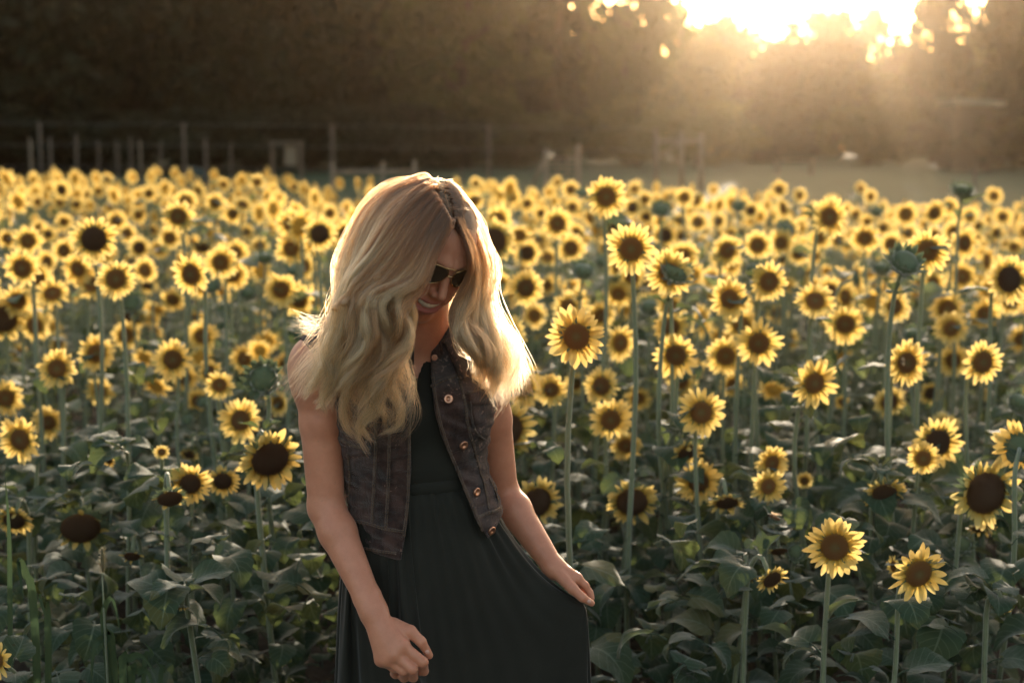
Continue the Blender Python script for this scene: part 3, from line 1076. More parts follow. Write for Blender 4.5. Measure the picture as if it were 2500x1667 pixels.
# kind, x, y, width in the photograph (2500 px wide), yaw, pitch, label
# kinds: o open, m mature dark disc, d drooping mature, u facing up, b bud, w wilted, s seen from the side / behind
CAT = [
 # ---- left of the woman
 ('m',229,584,112,8,2,'big dark-centred sunflower standing high among the left rows'),
 ('o',435,529,82,-5,8,'lone sunflower on a tall bare stem at left'),
 ('o',68,588,74,5,3,'round dark-centred sunflower near the left edge, left of the big high one'),
 ('o',118,572,44,0,0,'small sunflower between the two round dark-centred ones at far left'),
 ('o',283,681,102,8,4,'large sunflower below and right of the big high dark-centred one'),
 ('o',223,693,78,-10,0,'sunflower half hidden behind the large one to its right at left'),
 ('o',190,658,78,-8,-5,'sunflower directly under the big high dark-centred one'),
 ('o',93,677,74,25,0,'sunflower turned to the right near the left edge'),
 ('o',54,655,92,-5,-12,'pale wide sunflower with long upper petals at the left edge'),
 ('o',114,639,60,-10,8,'small sunflower with a greenish centre at far left'),
 ('o',43,735,82,5,-4,'sunflower low at the left edge under the pale wide one'),
 ('u',128,716,86,10,48,'sunflower opening upward with green bracts showing, at far left'),
 ('M',8,780,104,20,-4,'mature sunflower cut by the left edge, petal folded over its disc'),
 ('o',85,795,82,-12,-6,'sunflower under the upward opening bloom at far left'),
 ('o',539,641,82,0,2,'neat round sunflower right of the tall bare stem'),
 ('o',466,670,102,-8,0,'sunflower crossed by the tall bare stem in front of it'),
 ('o',569,671,76,18,-2,'sunflower tucked behind the neat round one, to its right'),
 ('o',713,547,78,0,2,'upper of two stacked sunflowers left of the woman\'s hair'),
 ('o',711,607,78,-6,6,'lower of two stacked sunflowers left of the woman\'s hair'),
 ('m',359,693,60,0,-18,'small dark-centred sunflower right of the large left one'),
 ('o',354,660,66,0,-6,'sunflower right above the small dark-centred one'),
 ('o',526,496,52,15,0,'blurred sunflower right of the lone tall one'),
 ('u',593,499,52,40,40,'tall sunflower tilting up to the right above the left rows'),
 ('o',601,567,42,30,0,'small sunflower turned right, below the tilting tall one'),
 ('o',635,599,46,-5,-6,'small sunflower left of the two stacked ones'),
 ('m',150,464,46,-5,0,'blurred dark-centred sunflower highest in the far left rows'),
 ('o',146,495,38,5,0,'blurred sunflower just under the highest far left one'),
 ('o',92,493,38,0,0,'blurred round sunflower left of the highest far left pair'),
 ('o',156,542,44,0,-4,'blurred sunflower above the big high dark-centred one, to its left'),
 ('o',187,500,38,20,-6,'blurred sunflower right of the highest far left pair'),
 ('o',241,467,34,0,4,'blurred sunflower in the far rows, lower one under a smaller'),
 ('o',262,438,31,0,0,'tiny blurred sunflower poking above the far left rows'),
 ('o',364,473,40,15,2,'blurred sunflower in the far rows left of the lone tall one'),
 ('o',483,465,34,0,0,'tiny blurred sunflower above the tilting tall one, to its left'),
 ('o',546,451,35,0,0,'tiny round sunflower standing alone above the far rows at left'),
 ('o',284,539,52,5,-5,'blurred sunflower up right of the big high dark-centred one'),
 ('o',338,526,42,18,-2,'blurred sunflower left of the lone tall sunflower'),
 ('o',375,563,36,-5,0,'small yellow-rimmed sunflower left of the tall bare stem'),
 ('o',628,445,42,0,6,'blurred bushy sunflower above the far rows left of the woman'),
 ('o',718,456,30,0,0,'tiny sunflower in the far rows nearest the hair on the left'),
 ('o',686,708,86,8,-6,'sunflower with a dark leaf across it left of the hair'),
 ('b',719,660,36,0,62,'round green bud on a slim stem left of the hair'),
 ('b',517,697,38,0,50,'green bud under the neat round sunflower at left'),
 ('b',604,716,36,10,50,'green bud turning up between sunflowers left of the hair'),
 ('b',322,740,42,0,40,'leafy green bud in front of a dark sunflower at left'),
 ('b',647,630,38,0,70,'leafy green bud left of the two stacked sunflowers'),
 ('o',635,778,46,25,-4,'small sunflower turned right beside the wavy flyaway hair'),
 ('o',309,818,74,38,2,'sunflower in profile turned right in the middle left rows'),
 ('o',493,821,76,10,0,'sunflower with a small green bud before it in the left rows'),
 ('o',236,862,94,10,4,'sunflower with a thin leaf lying across its disc at left'),
 ('d',320,775,72,15,-35,'drooping dark sunflower behind the leafy green bud'),
 ('o',421,732,66,0,-16,'sunflower under the folded grey leaves left of the tall bare stem'),
 ('m',177,711,58,8,-4,'dark-centred sunflower peeping out behind others at far left'),
 ('o',474,780,56,12,-10,'shaded sunflower low behind the tall bare stem'),
 ('m',134,665,46,0,-10,'dark small sunflower under the one with the greenish centre'),
 ('o',742,650,62,-8,0,'sunflower touching the left outline of the hair'),
 ('o',320,640,40,0,-4,'small sunflower above the dark-centred one right of the large left bloom'),
 ('o',139,900,100,-4,10,'flat wide sunflower on a straight stem at left'),
 ('o',422,878,102,6,8,'big bright sunflower with a greenish centre in the left middle'),
 ('o',596,876,76,-4,4,'clear sunflower just left of the woman\'s shoulder'),
 ('o',244,956,70,8,4,'medium sunflower turned a little right at left, above the dark gap'),
 ('o',14,972,92,6,0,'sunflower half cut by the left edge at mid height'),
 ('o',48,1073,114,-4,2,'large bright sunflower low at the left edge'),
 ('o',118,1032,80,8,0,'sunflower behind the large bright one at the left edge'),
 ('u',510,908,68,-12,34,'sunflower looking up behind a cluster left of the shoulder'),
 ('o',536,940,74,5,22,'front sunflower of the cluster left of the shoulder'),
 ('o',451,923,70,-5,-12,'sunflower tucked under the big bright one in the left middle'),
 ('o',587,1026,108,4,6,'ragged sunflower with long gapped petals left of the arm'),
 ('b',644,924,66,4,18,'large round green bud left of the woman\'s upper arm'),
 ('d',660,1122,152,12,-24,'huge drooping dark-brown sunflower beside the woman\'s arm'),
 ('m',464,1181,98,12,0,'dark-centred sunflower with a leaf tip over its disc, low left'),
 ('m',544,1175,86,18,-22,'drooping sunflower right of the one with a leaf tip, low left'),
 ('u',265,1125,38,-30,-25,'small yellow flower nodding on a curved stem, low left'),
 ('u',395,1103,38,20,40,'small half-open yellow flower in the dark gap at left'),
 ('w',415,1218,78,10,-42,'withered drooping head with curled petals, low left'),
 ('o',481,978,62,-8,-6,'shaded sunflower under the cluster left of the shoulder'),
 ('b',501,982,28,0,60,'small green bud under the cluster left of the shoulder'),
 ('b',458,1026,28,-10,45,'tiny opening bud above the dark gap at left'),
 ('s',143,838,62,75,6,'sunflower seen edge-on behind the straight stem at far left'),
 ('s',46,864,52,60,0,'narrow side-on sunflower near the left edge'),
 ('o',695,889,58,-15,0,'sunflower half hidden by the woman\'s shoulder'),
 ('o',679,985,62,-15,0,'sunflower half hidden by the woman\'s upper arm'),
 ('d',462,1109,46,0,-38,'small shaded drooping flower low in the left middle'),
 ('d',34,1271,84,8,-28,'drooping sunflower with hanging petals at the lower left edge'),
 ('w',197,1290,124,10,-34,'big black withered sunflower head drooping at lower left'),
 ('d',444,1484,38,0,-72,'wilted hanging yellow bud at the bottom left'),
 ('w',322,1358,52,-10,-55,'wilted yellow remnant in the dark at lower left'),
 ('o',-10,1612,96,-12,4,'orange-yellow sunflower cut by the bottom left edge'),
 # ---- right of the woman, upper rows
 ('o',1480,481,97,0,4,'tall sunflower standing above the rows right of the woman\'s head'),
 ('o',1541,608,120,-2,4,'bright large sunflower with a straight visible stem, right of centre'),
 ('M',1205,588,98,-4,0,'big dark-centred sunflower touching the hair on its right side'),
 ('o',1361,546,78,4,2,'blurred sunflower with an orange-brown centre right of the hair'),
 ('o',1394,606,72,4,10,'sunflower with a pale centre between two larger ones right of the hair'),
 ('o',1217,536,66,-4,0,'blurred sunflower above the big dark-centred one by the hair'),
 ('m',1287,618,66,6,-6,'dark-centred sunflower right of the big one by the hair'),
 ('o',1269,575,58,8,-10,'half hidden sunflower up right of the big one by the hair'),
 ('o',1284,703,92,12,-4,'sunflower with a grey leaf over it right of the hair'),
 ('o',1337,697,54,32,0,'narrow sunflower turned right, right of the hair'),
 ('o',1406,569,52,28,-4,'blurred sunflower turned right behind the pale-centred one'),
 ('u',1337,628,52,8,38,'small sunflower opening upward right of the hair'),
 ('b',1424,661,48,0,58,'green bud with backlit pale fuzz, left of the bright large sunflower'),
 ('b',1586,750,44,0,52,'green bud with a thin side leaf under the bright large sunflower'),
 ('b',1650,664,62,20,55,'opening bud bent over in front of a wide pale sunflower'),
 ('o',1635,667,112,-6,4,'wide pale sunflower behind the bent opening bud'),
 ('o',1704,542,54,6,14,'small sunflower with an olive centre on a pale stem, upper right'),
 ('o',1776,612,82,4,4,'sunflower with a round brown centre on a pale stem, upper right'),
 ('o',1781,730,102,-34,2,'oval sunflower turned aside on the right'),
 ('o',1407,822,142,-2,2,'largest bright sunflower with a loose petal over its disc'),
 ('o',1515,837,92,38,0,'narrow orange-centred sunflower right of the largest bright one'),
 ('o',1305,770,64,10,4,'small sunflower left above the largest bright one'),
 ('o',1467,771,72,12,-8,'sunflower partly behind the largest bright one, to its upper right'),
 ('o',1510,718,72,-4,-16,'pale sunflower under the straight stem of the bright large one'),
 ('o',1638,798,92,0,-16,'sunflower half hidden behind the front pair, right of centre'),
 ('o',1650,868,110,2,2,'round sunflower, left one of a front row of three at right'),
 ('o',1772,869,98,-6,4,'round sunflower, middle one of a front row of three at right'),
 ('o',1852,838,110,2,4,'round sunflower, right one of a front row of three at right'),
 ('m',1623,575,64,-6,-4,'dark-centred sunflower right of the bright large one'),
 ('o',1668,625,76,8,-4,'blurred sunflower above the wide pale one'),
 ('o',1671,482,50,0,2,'left one of two touching blurred sunflowers in the far right rows'),
 ('o',1700,490,44,8,0,'right one of two touching blurred sunflowers in the far right rows'),
 ('o',1251,481,44,0,2,'blurred sunflower in the far rows just right of the hair top'),
 ('o',1159,490,46,0,0,'blurred sunflower against the right outline of the hair top'),
 ('o',1162,448,31,0,0,'tiny sunflower above the far rows by the hair top'),
 ('o',1361,445,29,0,6,'tiny sunflower poking up in front of the slanting gate brace'),
 ('o',1398,506,44,4,0,'blurred sunflower left under the tall one right of the head'),
 ('o',1321,521,40,10,0,'small blurred sunflower left of the orange-brown centred one'),
 ('o',1754,540,44,0,2,'blurred sunflower in far rows right of the olive-centred one'),
 ('o',1662,539,42,4,0,'blurred sunflower in far rows left of the olive-centred one'),
 ('b',1614,512,36,8,55,'blurred pale green bud right of the tall sunflower'),
 ('b',1221,744,32,0,50,'small green bud against the right side of the hair'),
 ('o',1575,487,42,6,0,'blurred sunflower right of the tall one in the far rows'),
 ('o',1549,462,38,8,4,'blurred sunflower close behind the tall one, upper right'),
 ('o',1543,676,72,-6,-8,'shaded sunflower behind the straight stem right of centre'),
 ('b',1565,816,30,0,55,'tiny opening bud right of the narrow orange-centred sunflower'),
 ('o',1248,816,92,30,4,'sunflower with petals fanning out behind the hair ends'),
 ('m',1326,837,54,10,-20,'dark brown old sunflower left of the largest bright one'),
 ('b',1299,851,34,0,45,'round green bud left of the largest bright sunflower'),
 # ---- right
 ('o',2025,530,94,20,8,'tall tilted sunflower on a pale backlit stem, right'),
 ('o',2264,613,108,-4,-2,'big pale sunflower with a dark olive bud before it, right'),
 ('o',2355,594,78,6,0,'dark-centred sunflower right of the big pale one'),
 ('m',2464,682,118,2,2,'big dark-centred sunflower at the right edge, upper'),
 ('b',2209,640,66,16,52,'large backlit thistle-like bud on a thick stem, right'),
 ('u',1990,734,98,14,38,'sunflower tipped upward above broad leaves, right'),
 ('o',1877,688,102,8,-6,'sunflower with a leaf tip pointing across it, right'),
 ('o',2322,802,84,6,2,'yellow sunflower with an orange centre, right'),
 ('b',2267,643,36,0,60,'small olive bud in front of the big pale sunflower'),
 ('o',2410,637,68,38,0,'sunflower turned right beside the one at the right edge'),
 ('b',2350,466,44,0,75,'pale bud with two long side leaves rising above the right rows'),
 ('o',1949,618,62,12,-4,'blurred sunflower left of the tall tilted one\'s stem'),
 ('o',2109,607,48,6,8,'small sunflower right of the tall tilted one\'s stem'),
 ('o',2112,582,72,0,-14,'blurred sunflower behind the small one right of the tilted stem'),
 ('o',2176,596,62,4,-8,'blurred sunflower above the thistle-like bud'),
 ('o',1907,593,66,-30,0,'orange lit sunflower turned left near the tilted stem'),
 ('o',1901,462,44,-12,8,'blurred sunflower sticking up in the haze, right'),
 ('o',1953,478,38,2,2,'round blurred sunflower just left of the tall tilted one'),
 ('s',2102,460,36,25,20,'tiny sunflower standing high alone in the haze at right'),
 ('o',2089,524,38,4,0,'blurred sunflower under the tiny high one at right'),
 ('o',2212,523,62,-4,2,'glowing blurred sunflower in the far right rows'),
 ('o',2282,521,62,4,0,'glowing sunflower left of the pale bud with long side leaves'),
 ('o',2156,557,42,0,0,'small glowing sunflower above the blurred pair at right'),
 ('o',2434,569,42,0,0,'small blurred sunflower near the right edge under the high leaves'),
 ('s',2093,679,84,80,6,'sunflower seen from the side with petals lit, right'),
 ('s',1970,673,62,70,0,'side-on sunflower behind the tipped upward one'),
 ('o',2214,886,112,26,4,'sunflower with a bee on its disc, right'),
 ('o',2327,880,78,0,2,'left one of a touching pair of sunflowers at right'),
 ('o',2400,884,112,4,6,'right one of a touching pair of sunflowers at right'),
 ('o',1926,829,58,-34,0,'shaded sunflower behind the right one of the front three'),
 ('s',2170,816,54,65,0,'sunflower seen from behind with fanned petals, right'),
 ('o',1898,765,58,0,-18,'small shaded sunflower under the one with a leaf tip'),
 ('o',2493,828,68,-6,-6,'dark sunflower cut by the right edge at mid height'),
 ('o',2217,569,48,6,-4,'small blurred sunflower left above the big pale one'),
 ('o',1989,936,114,8,-2,'dark-centred sunflower with spiky petals, right middle'),
 ('o',1712,1007,120,2,4,'perfect round bright sunflower right of centre'),
 ('o',1491,1025,108,10,2,'sunflower with broad pointed petals on a curved backlit stem'),
 ('o',1468,942,98,-18,6,'sunflower just above the one with broad pointed petals'),
 ('o',1278,945,98,-4,4,'olive-centred sunflower behind the ends of the hair'),
 ('o',1346,951,80,-18,4,'sunflower with a small bee on it right of the hair ends'),
 ('o',1406,936,60,2,10,'small pale-centred sunflower between two right of the hair'),
 ('u',1662,930,84,14,30,'sunflower tilted with a side view of its disc, right of centre'),
 ('M',1236,1049,138,14,-2,'large dark-brown disc sunflower right behind the vest'),
 ('M',1311,1226,122,24,-6,'dark-disc sunflower with petals bent over it, above the hand'),
 ('M',1543,1226,126,2,-18,'drooping dark sunflower with a leaf over its lower right'),
 ('o',1706,1177,112,-2,2,'star-shaped sunflower on a fuzzy straight stem, lower right of centre'),
 ('o',1528,1088,82,4,-8,'sunflower with a dark leaf across its disc, right of centre'),
 ('d',1677,1106,78,24,-28,'old drooping sunflower seen aside with ragged green bracts'),
 ('d',1775,1228,88,10,-42,'drooping sunflower hidden under a broad leaf'),
 ('o',1790,939,66,14,-8,'sunflower crossed by a stem under the middle one of the front three'),
 ('b',1815,981,44,-16,24,'spiky dark green bud beside a backlit stem, right'),
 ('o',1876,1187,86,12,-6,'lower one of two overlapping sunflowers above the bee'),
 ('o',1885,1130,82,14,-8,'upper one of two overlapping sunflowers above the bee'),
 ('o',1964,1173,42,0,4,'tiny sunflower in the shade right of the overlapping two'),
 ('o',2254,1119,84,-4,4,'small star-shaped sunflower in front of a larger dark one'),
 ('m',2288,1082,132,4,-4,'large dark sunflower behind the small star-shaped one'),
 ('d',2160,1204,98,6,-34,'nodding sunflower with a hood of green bracts, lower right'),
 ('M',2407,1204,170,8,-2,'largest ragged sunflower with a huge dark disc, right edge'),
 ('s',2492,1090,134,158,10,'backlit sunflower seen from behind at the right edge'),
 ('u',2309,1031,70,6,62,'small sunflower facing the sky, edge-on above the large dark one'),
 ('m',2172,981,82,0,-8,'shaded sunflower with a leaf before it, right'),
 ('m',2272,960,58,12,-8,'dark small sunflower low behind the touching pair'),
 ('s',2400,955,54,75,20,'opening bud seen from the side with yellow edge, right'),
 ('b',2490,985,58,10,55,'half open bud cut by the right edge'),
 ('o',2056,981,38,-6,-10,'tiny shaded flower right of the spiky-petalled one'),
 ('o',1558,972,68,0,-18,'sunflower low in the shade behind crossing stems, right of centre'),
 ('d',1885,1415,78,14,-22,'small nodding sunflower left of the lowest pair, dark'),
 ('w',1816,1412,58,-10,-55,'wilted hanging sunflower in the dark lower right'),
 ('w',1903,1346,54,0,-60,'wilted brown-yellow bloom behind a green bud, lower right'),
 ('o',2038,1335,152,-2,2,'big crisp sunflower in the lower right, upper left of a pair'),
 ('o',2243,1400,156,6,-2,'big crisp sunflower in the lower right with one tall petal, right of a pair'),
 ('s',2181,1382,58,-65,0,'dark orange flower hidden between the lowest pair'),
 ('b',1942,1346,38,-14,30,'spiky green bud just left of the lowest pair'),
 ('b',2348,1329,44,-10,40,'round green bud right of the lowest pair'),
 ('d',2395,1290,66,0,-60,'hanging petals of a spent flower under the huge dark disc'),
 ('d',2453,1492,34,0,-50,'small dull yellow flower low near the right edge'),
]
REAL = {'o': 0.130, 'm': 0.150, 'M': 0.165, 'd': 0.150, 'u': 0.125, 'b': 0.072, 'w': 0.150, 's': 0.130}
NEARER = {(2254, 1119): 3.55, (1876, 1187): 3.75, (1885, 1130): 3.95, (2160, 1204): 3.55, (536, 940): 4.3, (510, 908): 4.5, (1346, 951): 4.4, (1278, 945): 4.7,
          (395, 1103): 3.6, (265, 1125): 3.6, (444, 1484): 3.0, (1885, 1415): 3.1, (464, 1181): 3.55, (544, 1175): 3.75, (415, 1218): 3.35, (1775, 1228): 3.75, (1677, 1106): 4.0}
placed = []                       # (px, py, Y, radius px)


def depth_for(kind, px, py, dia):
    Y = REAL[kind] * FPX / dia
    Y *= 1.0
    if (px, py) in NEARER:
        return NEARER[(px, py)]
    zmin = 0.70 if py > 850 else 0.55
    dy = (py - 393) / FPX
    if dy > 0 and 1.65 - dy * Y < zmin:
        Y = (1.65 - zmin) / dy
    near = 3.12 if 560 < px < 1560 else 2.75
    return min(max(Y, near), 17.5)


for kind, px, py, dia, yaw, pitch, lab in CAT:
    CPOS.append((px, py, depth_for(kind, px, py, dia), dia / 2))
CPOS_NP = np.array(CPOS)
GROUP = 'sunflowers growing in the field'
for k, (kind, px, py, dia, yaw, pitch, lab) in enumerate(CAT):
    r = random.Random(1000 + k)
    Y = depth_for(kind, px, py, dia)
    pos = P(px, py, Y)
    zt = 1.62 + ground_z(pos.x, Y)
    real = dia / FPX * Y * 1.10
    n = facing(yaw + r.uniform(-14, 14), pitch + r.uniform(-9, 7))
    mature = kind in 'Mdw'
    kk = {'o': 'o', 'm': 'o', 'M': 'o', 'd': 'o', 'u': 'o', 'b': 'b', 'w': 'w', 's': 'o'}[kind]
    if kind == 'w':
        real *= 0.85
    nm = 'sunflower_bud' if kind == 'b' else 'sunflower'
    make_plant(kk, pos, real, n, r, lab, GROUP, dia >= 66, mature=mature, dark=kind == 'm')
    placed.append((px, py, Y, dia / 2))

# the rest of the rows that can be told apart one by one
zones = [(-20, 260, 'at far left'), (260, 520, 'at left, before the garden stakes'), (520, 860, 'left of the woman\'s hair'), (1130, 1400, 'right of the woman\'s hair'),
         (1400, 1700, 'right of the tall sunflower'), (1700, 2000, 'below the hazy trees'), (2000, 2260, 'at right'), (2260, 2520, 'at far right')]
n_ind = 0
tries = 0
rz = random.Random(404)
while n_ind < 300 - len(CAT) and tries < 9000:
    tries += 1
    Y = 4.9 + 6.6 * rz.random() ** 1.25
    px = rz.uniform(-20, 2520) if rz.random() < 0.55 else rz.uniform(1180, 2520)
    if 860 < px < 1130:
        continue
    h = rz.uniform(1.02, 1.40) + (0.04 if px < 700 else 0)
    x = (px - 1250) / FPX * Y
    z = ground_z(x, Y) + h
    py = 393 + (1.65 - z) / Y * FPX
    q = rz.random()
    sort = 'open' if q < 0.56 else 'dark' if q < 0.70 else 'aside' if q < 0.84 else 'nodding' if q < 0.93 else 'bud'
    dia = (0.07 if sort == 'bud' else rz.uniform(0.11, 0.15)) / Y * FPX
    if any((a - px) ** 2 + (b - py) ** 2 < ((0.80 if D > Y else 0.5) * (c3 + dia / 2)) ** 2 for a, b, D, c3 in placed):
        continue
    zone = next((zz for zz in zones if zz[0] <= px <= zz[1]), zones[-1])
    row_ = 'in the far rows' if Y > 8.2 else 'in the middle rows' if Y > 6.2 else 'in the nearer rows'
    what = {'open': 'wide open blurred sunflower', 'dark': 'blurred sunflower with a dark disc', 'aside': 'blurred sunflower turned well aside',
            'nodding': 'blurred old sunflower nodding down', 'bud': 'blurred green sunflower bud'}[sort]
    yaw, pit = rz.gauss(0, 17), rz.gauss(0, 9)
    if sort == 'aside':
        yaw = rz.choice((-1, 1)) * rz.uniform(48, 115); pit = rz.uniform(-10, 30)
    elif sort == 'nodding':
        pit = rz.uniform(-52, -32)
    elif sort == 'bud':
        pit = rz.uniform(40, 75)
    make_plant('b' if sort == 'bud' else 'o', P(px, py, Y), dia / FPX * Y * 1.1, facing(yaw, pit), random.Random(9000 + tries),
               f'{what} {row_} {zone[2]}', 'sunflowers of the blurred rows ' + zone[2], False, dark=sort == 'dark', mature=sort == 'nodding', nleaf=6)
    placed.append((px, py, Y, dia / 2))
    n_ind += 1

# ---- the remaining plants, past the first three hundred: one mass
T_PET = PETAL_GEO[2]


def simple_plant(seed):
    """One plant as arrays: 1 m to the flower, flower at (0,-0.05,1) facing -Y; unit sizes scaled later."""
    r = random.Random(seed)
    mb = MB()
    tube(mb, [Vector((0, 0, -0.05)), Vector((r.uniform(-.03, .03), 0.02, 0.5)), Vector((0, 0.01, 0.93)), Vector((0, -0.03, 0.985))], [0.011, 0.009, 0.007, 0.006], 4, 0, cap=False)
    n = facing(r.gauss(0, 30), r.gauss(-4, 16))
    Mx = head_matrix(Vector((0, -0.05, 1)), n, 0.030, 0)
    v = [Mx @ Vector((0, 0, 0.12))] + [Mx @ Vector((math.cos(a * .7854), math.sin(a * .7854), 0)) for a in range(8)]
    mb.add(v, [(0, 1 + k, 1 + (k + 1) % 8) for k in range(8)], None, 1)
    for k in range(17):
        pm = Mx @ petal_matrix(r, k, 17, 1.42, False)
        q = [pm @ Vector(p) for p in ((0, -.10, 0), (0.5, -.17, .02), (1.0, 0, -.02), (0.5, .17, .02), (0, .10, 0))]
        mb.add(q, [(0, 1, 2, 3, 4)], [(0, .3), (.5, .1), (1, .5), (.5, .9), (0, .7)], 2)
    b = [Mx @ Vector((1.05 * math.cos(a * 1.0472), 1.05 * math.sin(a * 1.0472), -.15)) for a in range(6)] + [Mx @ Vector((0, 0, -.6))]
    mb.add(b, [(k, 6, (k + 1) % 6) for k in range(6)], None, 3)
    az = 0
    for k in range(9):
        az += 2.4
        s = r.uniform(.09, .16)
        z = 0.12 + 0.085 * k + r.uniform(-.03, .03)
        R = Matrix.Translation((0, 0, z)) @ Matrix.Rotation(az, 4, 'Z') @ Matrix.Rotation(r.uniform(-.3, .3), 4, 'Y') @ Matrix.Diagonal((s, s, s, 1))
        q = [R @ Vector(p) for p in ((.3, 0, .1), (.45, -.4, .2), (.9, -.3, .02), (1.3, 0, -.3), (.9, .3, .02), (.45, .4, .2), (.8, 0, .05))]
        mb.add(q, [(0, 1, 6), (1, 2, 6), (2, 3, 6), (3, 4, 6), (4, 5, 6), (5, 0, 6)], [(0, .5), (.1, .1), (.6, .15), (1, .5), (.6, .85), (.1, .9), (.5, .5)], 4)
    tris, uvs, mis = [], [], []
    c = 0
    for f, m in zip(mb.f, mb.mi):
        fu = mb.uv[c:c + len(f)]
        c += len(f)
        for i in range(1, len(f) - 1):
            tris.append((f[0], f[i], f[i + 1])); uvs.append((fu[0], fu[i], fu[i + 1])); mis.append(m)
    return np.array(mb.v), np.array(tris), np.array(uvs), np.array(mis)


TPL = [simple_plant(i) for i in range(14)]
V, Q, UVS, MI = [], [], [], []
off = 0
rs = random.Random(31)
Y = 5.5
n_mass = 0
while Y < 18.2:
    half = Y * 0.36 + 0.9
    x = -half - rs.uniform(0, .3)
    while x < half:
        x += rs.uniform(0.15, 0.36) * (1.0 if Y < 9 else 1.35)
        yy = Y + rs.uniform(-.16, .16)
        px = 1250 + x / yy * FPX
        h = rs.uniform(0.98, 1.40)
        if yy > 9:
            h += 0.06 * math.sin(x * 1.1) + (0.05 if x < 0 else -0.06 - 0.09 * min(1, max(0, x - 1) / 2))
        z = ground_z(x, yy)
        py = 393 + (1.65 - z - h) / yy * FPX
        rad = 0.062 / yy * FPX
        if any(D > yy + 0.05 and (a - px) ** 2 + (b - py) ** 2 < (0.95 * c3 + rad * 0.9) ** 2 for a, b, D, c3 in placed):
            h *= 0.74
            py = 393 + (1.65 - z - h) / yy * FPX
            if any(D > yy + 0.05 and (a - px) ** 2 + (b - py) ** 2 < (0.9 * c3 + rad * 0.8) ** 2 for a, b, D, c3 in placed):
                continue
        v, q, u, m = TPL[rs.randrange(14)]
        a = rs.gauss(0, .22)
        R = np.array([[math.cos(a), -math.sin(a), 0], [math.sin(a), math.cos(a), 0], [0, 0, 1]])
        s = rs.uniform(.85, 1.12)
        vv = v.copy()
        top = np.clip(vv[:, 2:3], 0, None)
        vv[:, :2] *= s
        vv = vv @ R.T
        vv[:, 2] = vv[:, 2] * h
        V.append(vv + np.array([x, yy, z])); Q.append(q + off); UVS.append(u); MI.append(m)
        off += len(v)
        n_mass += 1
    Y += rs.uniform(.30, .42)
me = fast_mesh('distant_sunflowers', np.concatenate(V), np.concatenate(Q), [M['stem'], M['disc'], M['petal'], M['bract'], M['leaf_far']],
               np.concatenate(MI), np.concatenate(UVS).reshape(-1, 2), smooth=False)
o = obj('distant_sunflowers', me)
tag(o, kind='stuff')
print('mass plants', n_mass, 'individual', len(placed))


# ---- leaf cover low between the stems of the near rows
V, Q, UVS = [], [], []
off = 0
LG = []
for g in LEAF_GEO:
    fq = np.array([f for f in g.f if len(f) == 4])
    uq, c = [], 0
    for f in g.f:
        if len(f) == 4:
            uq.append(g.uv[c:c + 4])
        c += len(f)
    LG.append((np.array(g.v), fq, np.array(uq)))
for i in range(3600):
    Y = 3.05 + 4.2 * rs.random() ** 1.4
    x = rs.uniform(-1, 1) * (Y * 0.38 + .15)
    if Y < 3.3 and -0.62 < x < 0.32:
        continue
    z = rs.uniform(0.05, min(0.98, 0.35 + 0.17 * Y)) if rs.random() < .8 else rs.uniform(.1, .6)
    v, q, u = LG[rs.choice((1, 2, 4, 6, 3, 2))]
    Mx = Matrix.Rotation(rs.uniform(0, 6.28), 3, 'Z') @ Matrix.Rotation(rs.uniform(-.3, .4), 3, 'Y') @ Matrix.Rotation(rs.uniform(-.4, .4), 3, 'X')
    s = rs.uniform(.06, .125)
    if hides(Vector((x, Y, z)) + Mx @ Vector((s * .85, 0, 0)), s, rs, 0.0):
        continue
    V.append(v @ np.array(Mx).T * s + np.array([x, Y, z])); Q.append(q + off); UVS.append(u)
    off += len(v)
me = fast_mesh('undergrowth', np.concatenate(V), np.concatenate(Q), M['leaf'], None, np.concatenate(UVS).reshape(-1, 2))
o = obj('undergrowth', me)
tag(o, kind='stuff')
# ------------------------------------------------------------------ the woman
class Grid:
    """A distance field on a box grid with its own spacing along each axis."""

    def __init__(self, xs, ys, zs):
        self.x, self.y, self.z = (np.asarray(a, dtype=np.float32) for a in (xs, ys, zs))
        self.d = np.full((len(self.x), len(self.y), len(self.z)), 0.5, dtype=np.float32)

    def sub(self, lo, hi):
        s = []
        for a, l, h in zip((self.x, self.y, self.z), lo, hi):
            i0, i1 = np.searchsorted(a, l), np.searchsorted(a, h)
            s.append(slice(max(0, i0 - 1), min(len(a), i1 + 1)))
        return tuple(s)

    def coords(self, s):
        return self.x[s[0]][:, None, None], self.y[s[1]][None, :, None], self.z[s[2]][None, None, :]


def smin(a, b, k):
    h = np.clip(0.5 + 0.5 * (b - a) / k, 0, 1)
    return b + (a - b) * h - k * h * (1 - h)


def smax(a, b, k):
    return -smin(-a, -b, k)


def d_cone(X, Y, Z, a, b, ra, rb):
    """Rounded cone between points a and b."""
    bx, by, bz = b[0] - a[0], b[1] - a[1], b[2] - a[2]
    L2 = bx * bx + by * by + bz * bz
    px, py, pz = X - a[0], Y - a[1], Z - a[2]
    t = np.clip((px * bx + py * by + pz * bz) / max(L2, 1e-9), 0, 1)
    return np.sqrt((px - bx * t) ** 2 + (py - by * t) ** 2 + (pz - bz * t) ** 2) - (ra + (rb - ra) * t)


def d_ell(X, Y, Z, c, r):
    px, py, pz = (X - c[0]), (Y - c[1]), (Z - c[2])
    k0 = np.sqrt((px / r[0]) ** 2 + (py / r[1]) ** 2 + (pz / r[2]) ** 2)
    k1 = np.sqrt((px / r[0] ** 2) ** 2 + (py / r[1] ** 2) ** 2 + (pz / r[2] ** 2) ** 2)
    return k0 * (k0 - 1) / np.maximum(k1, 1e-6)


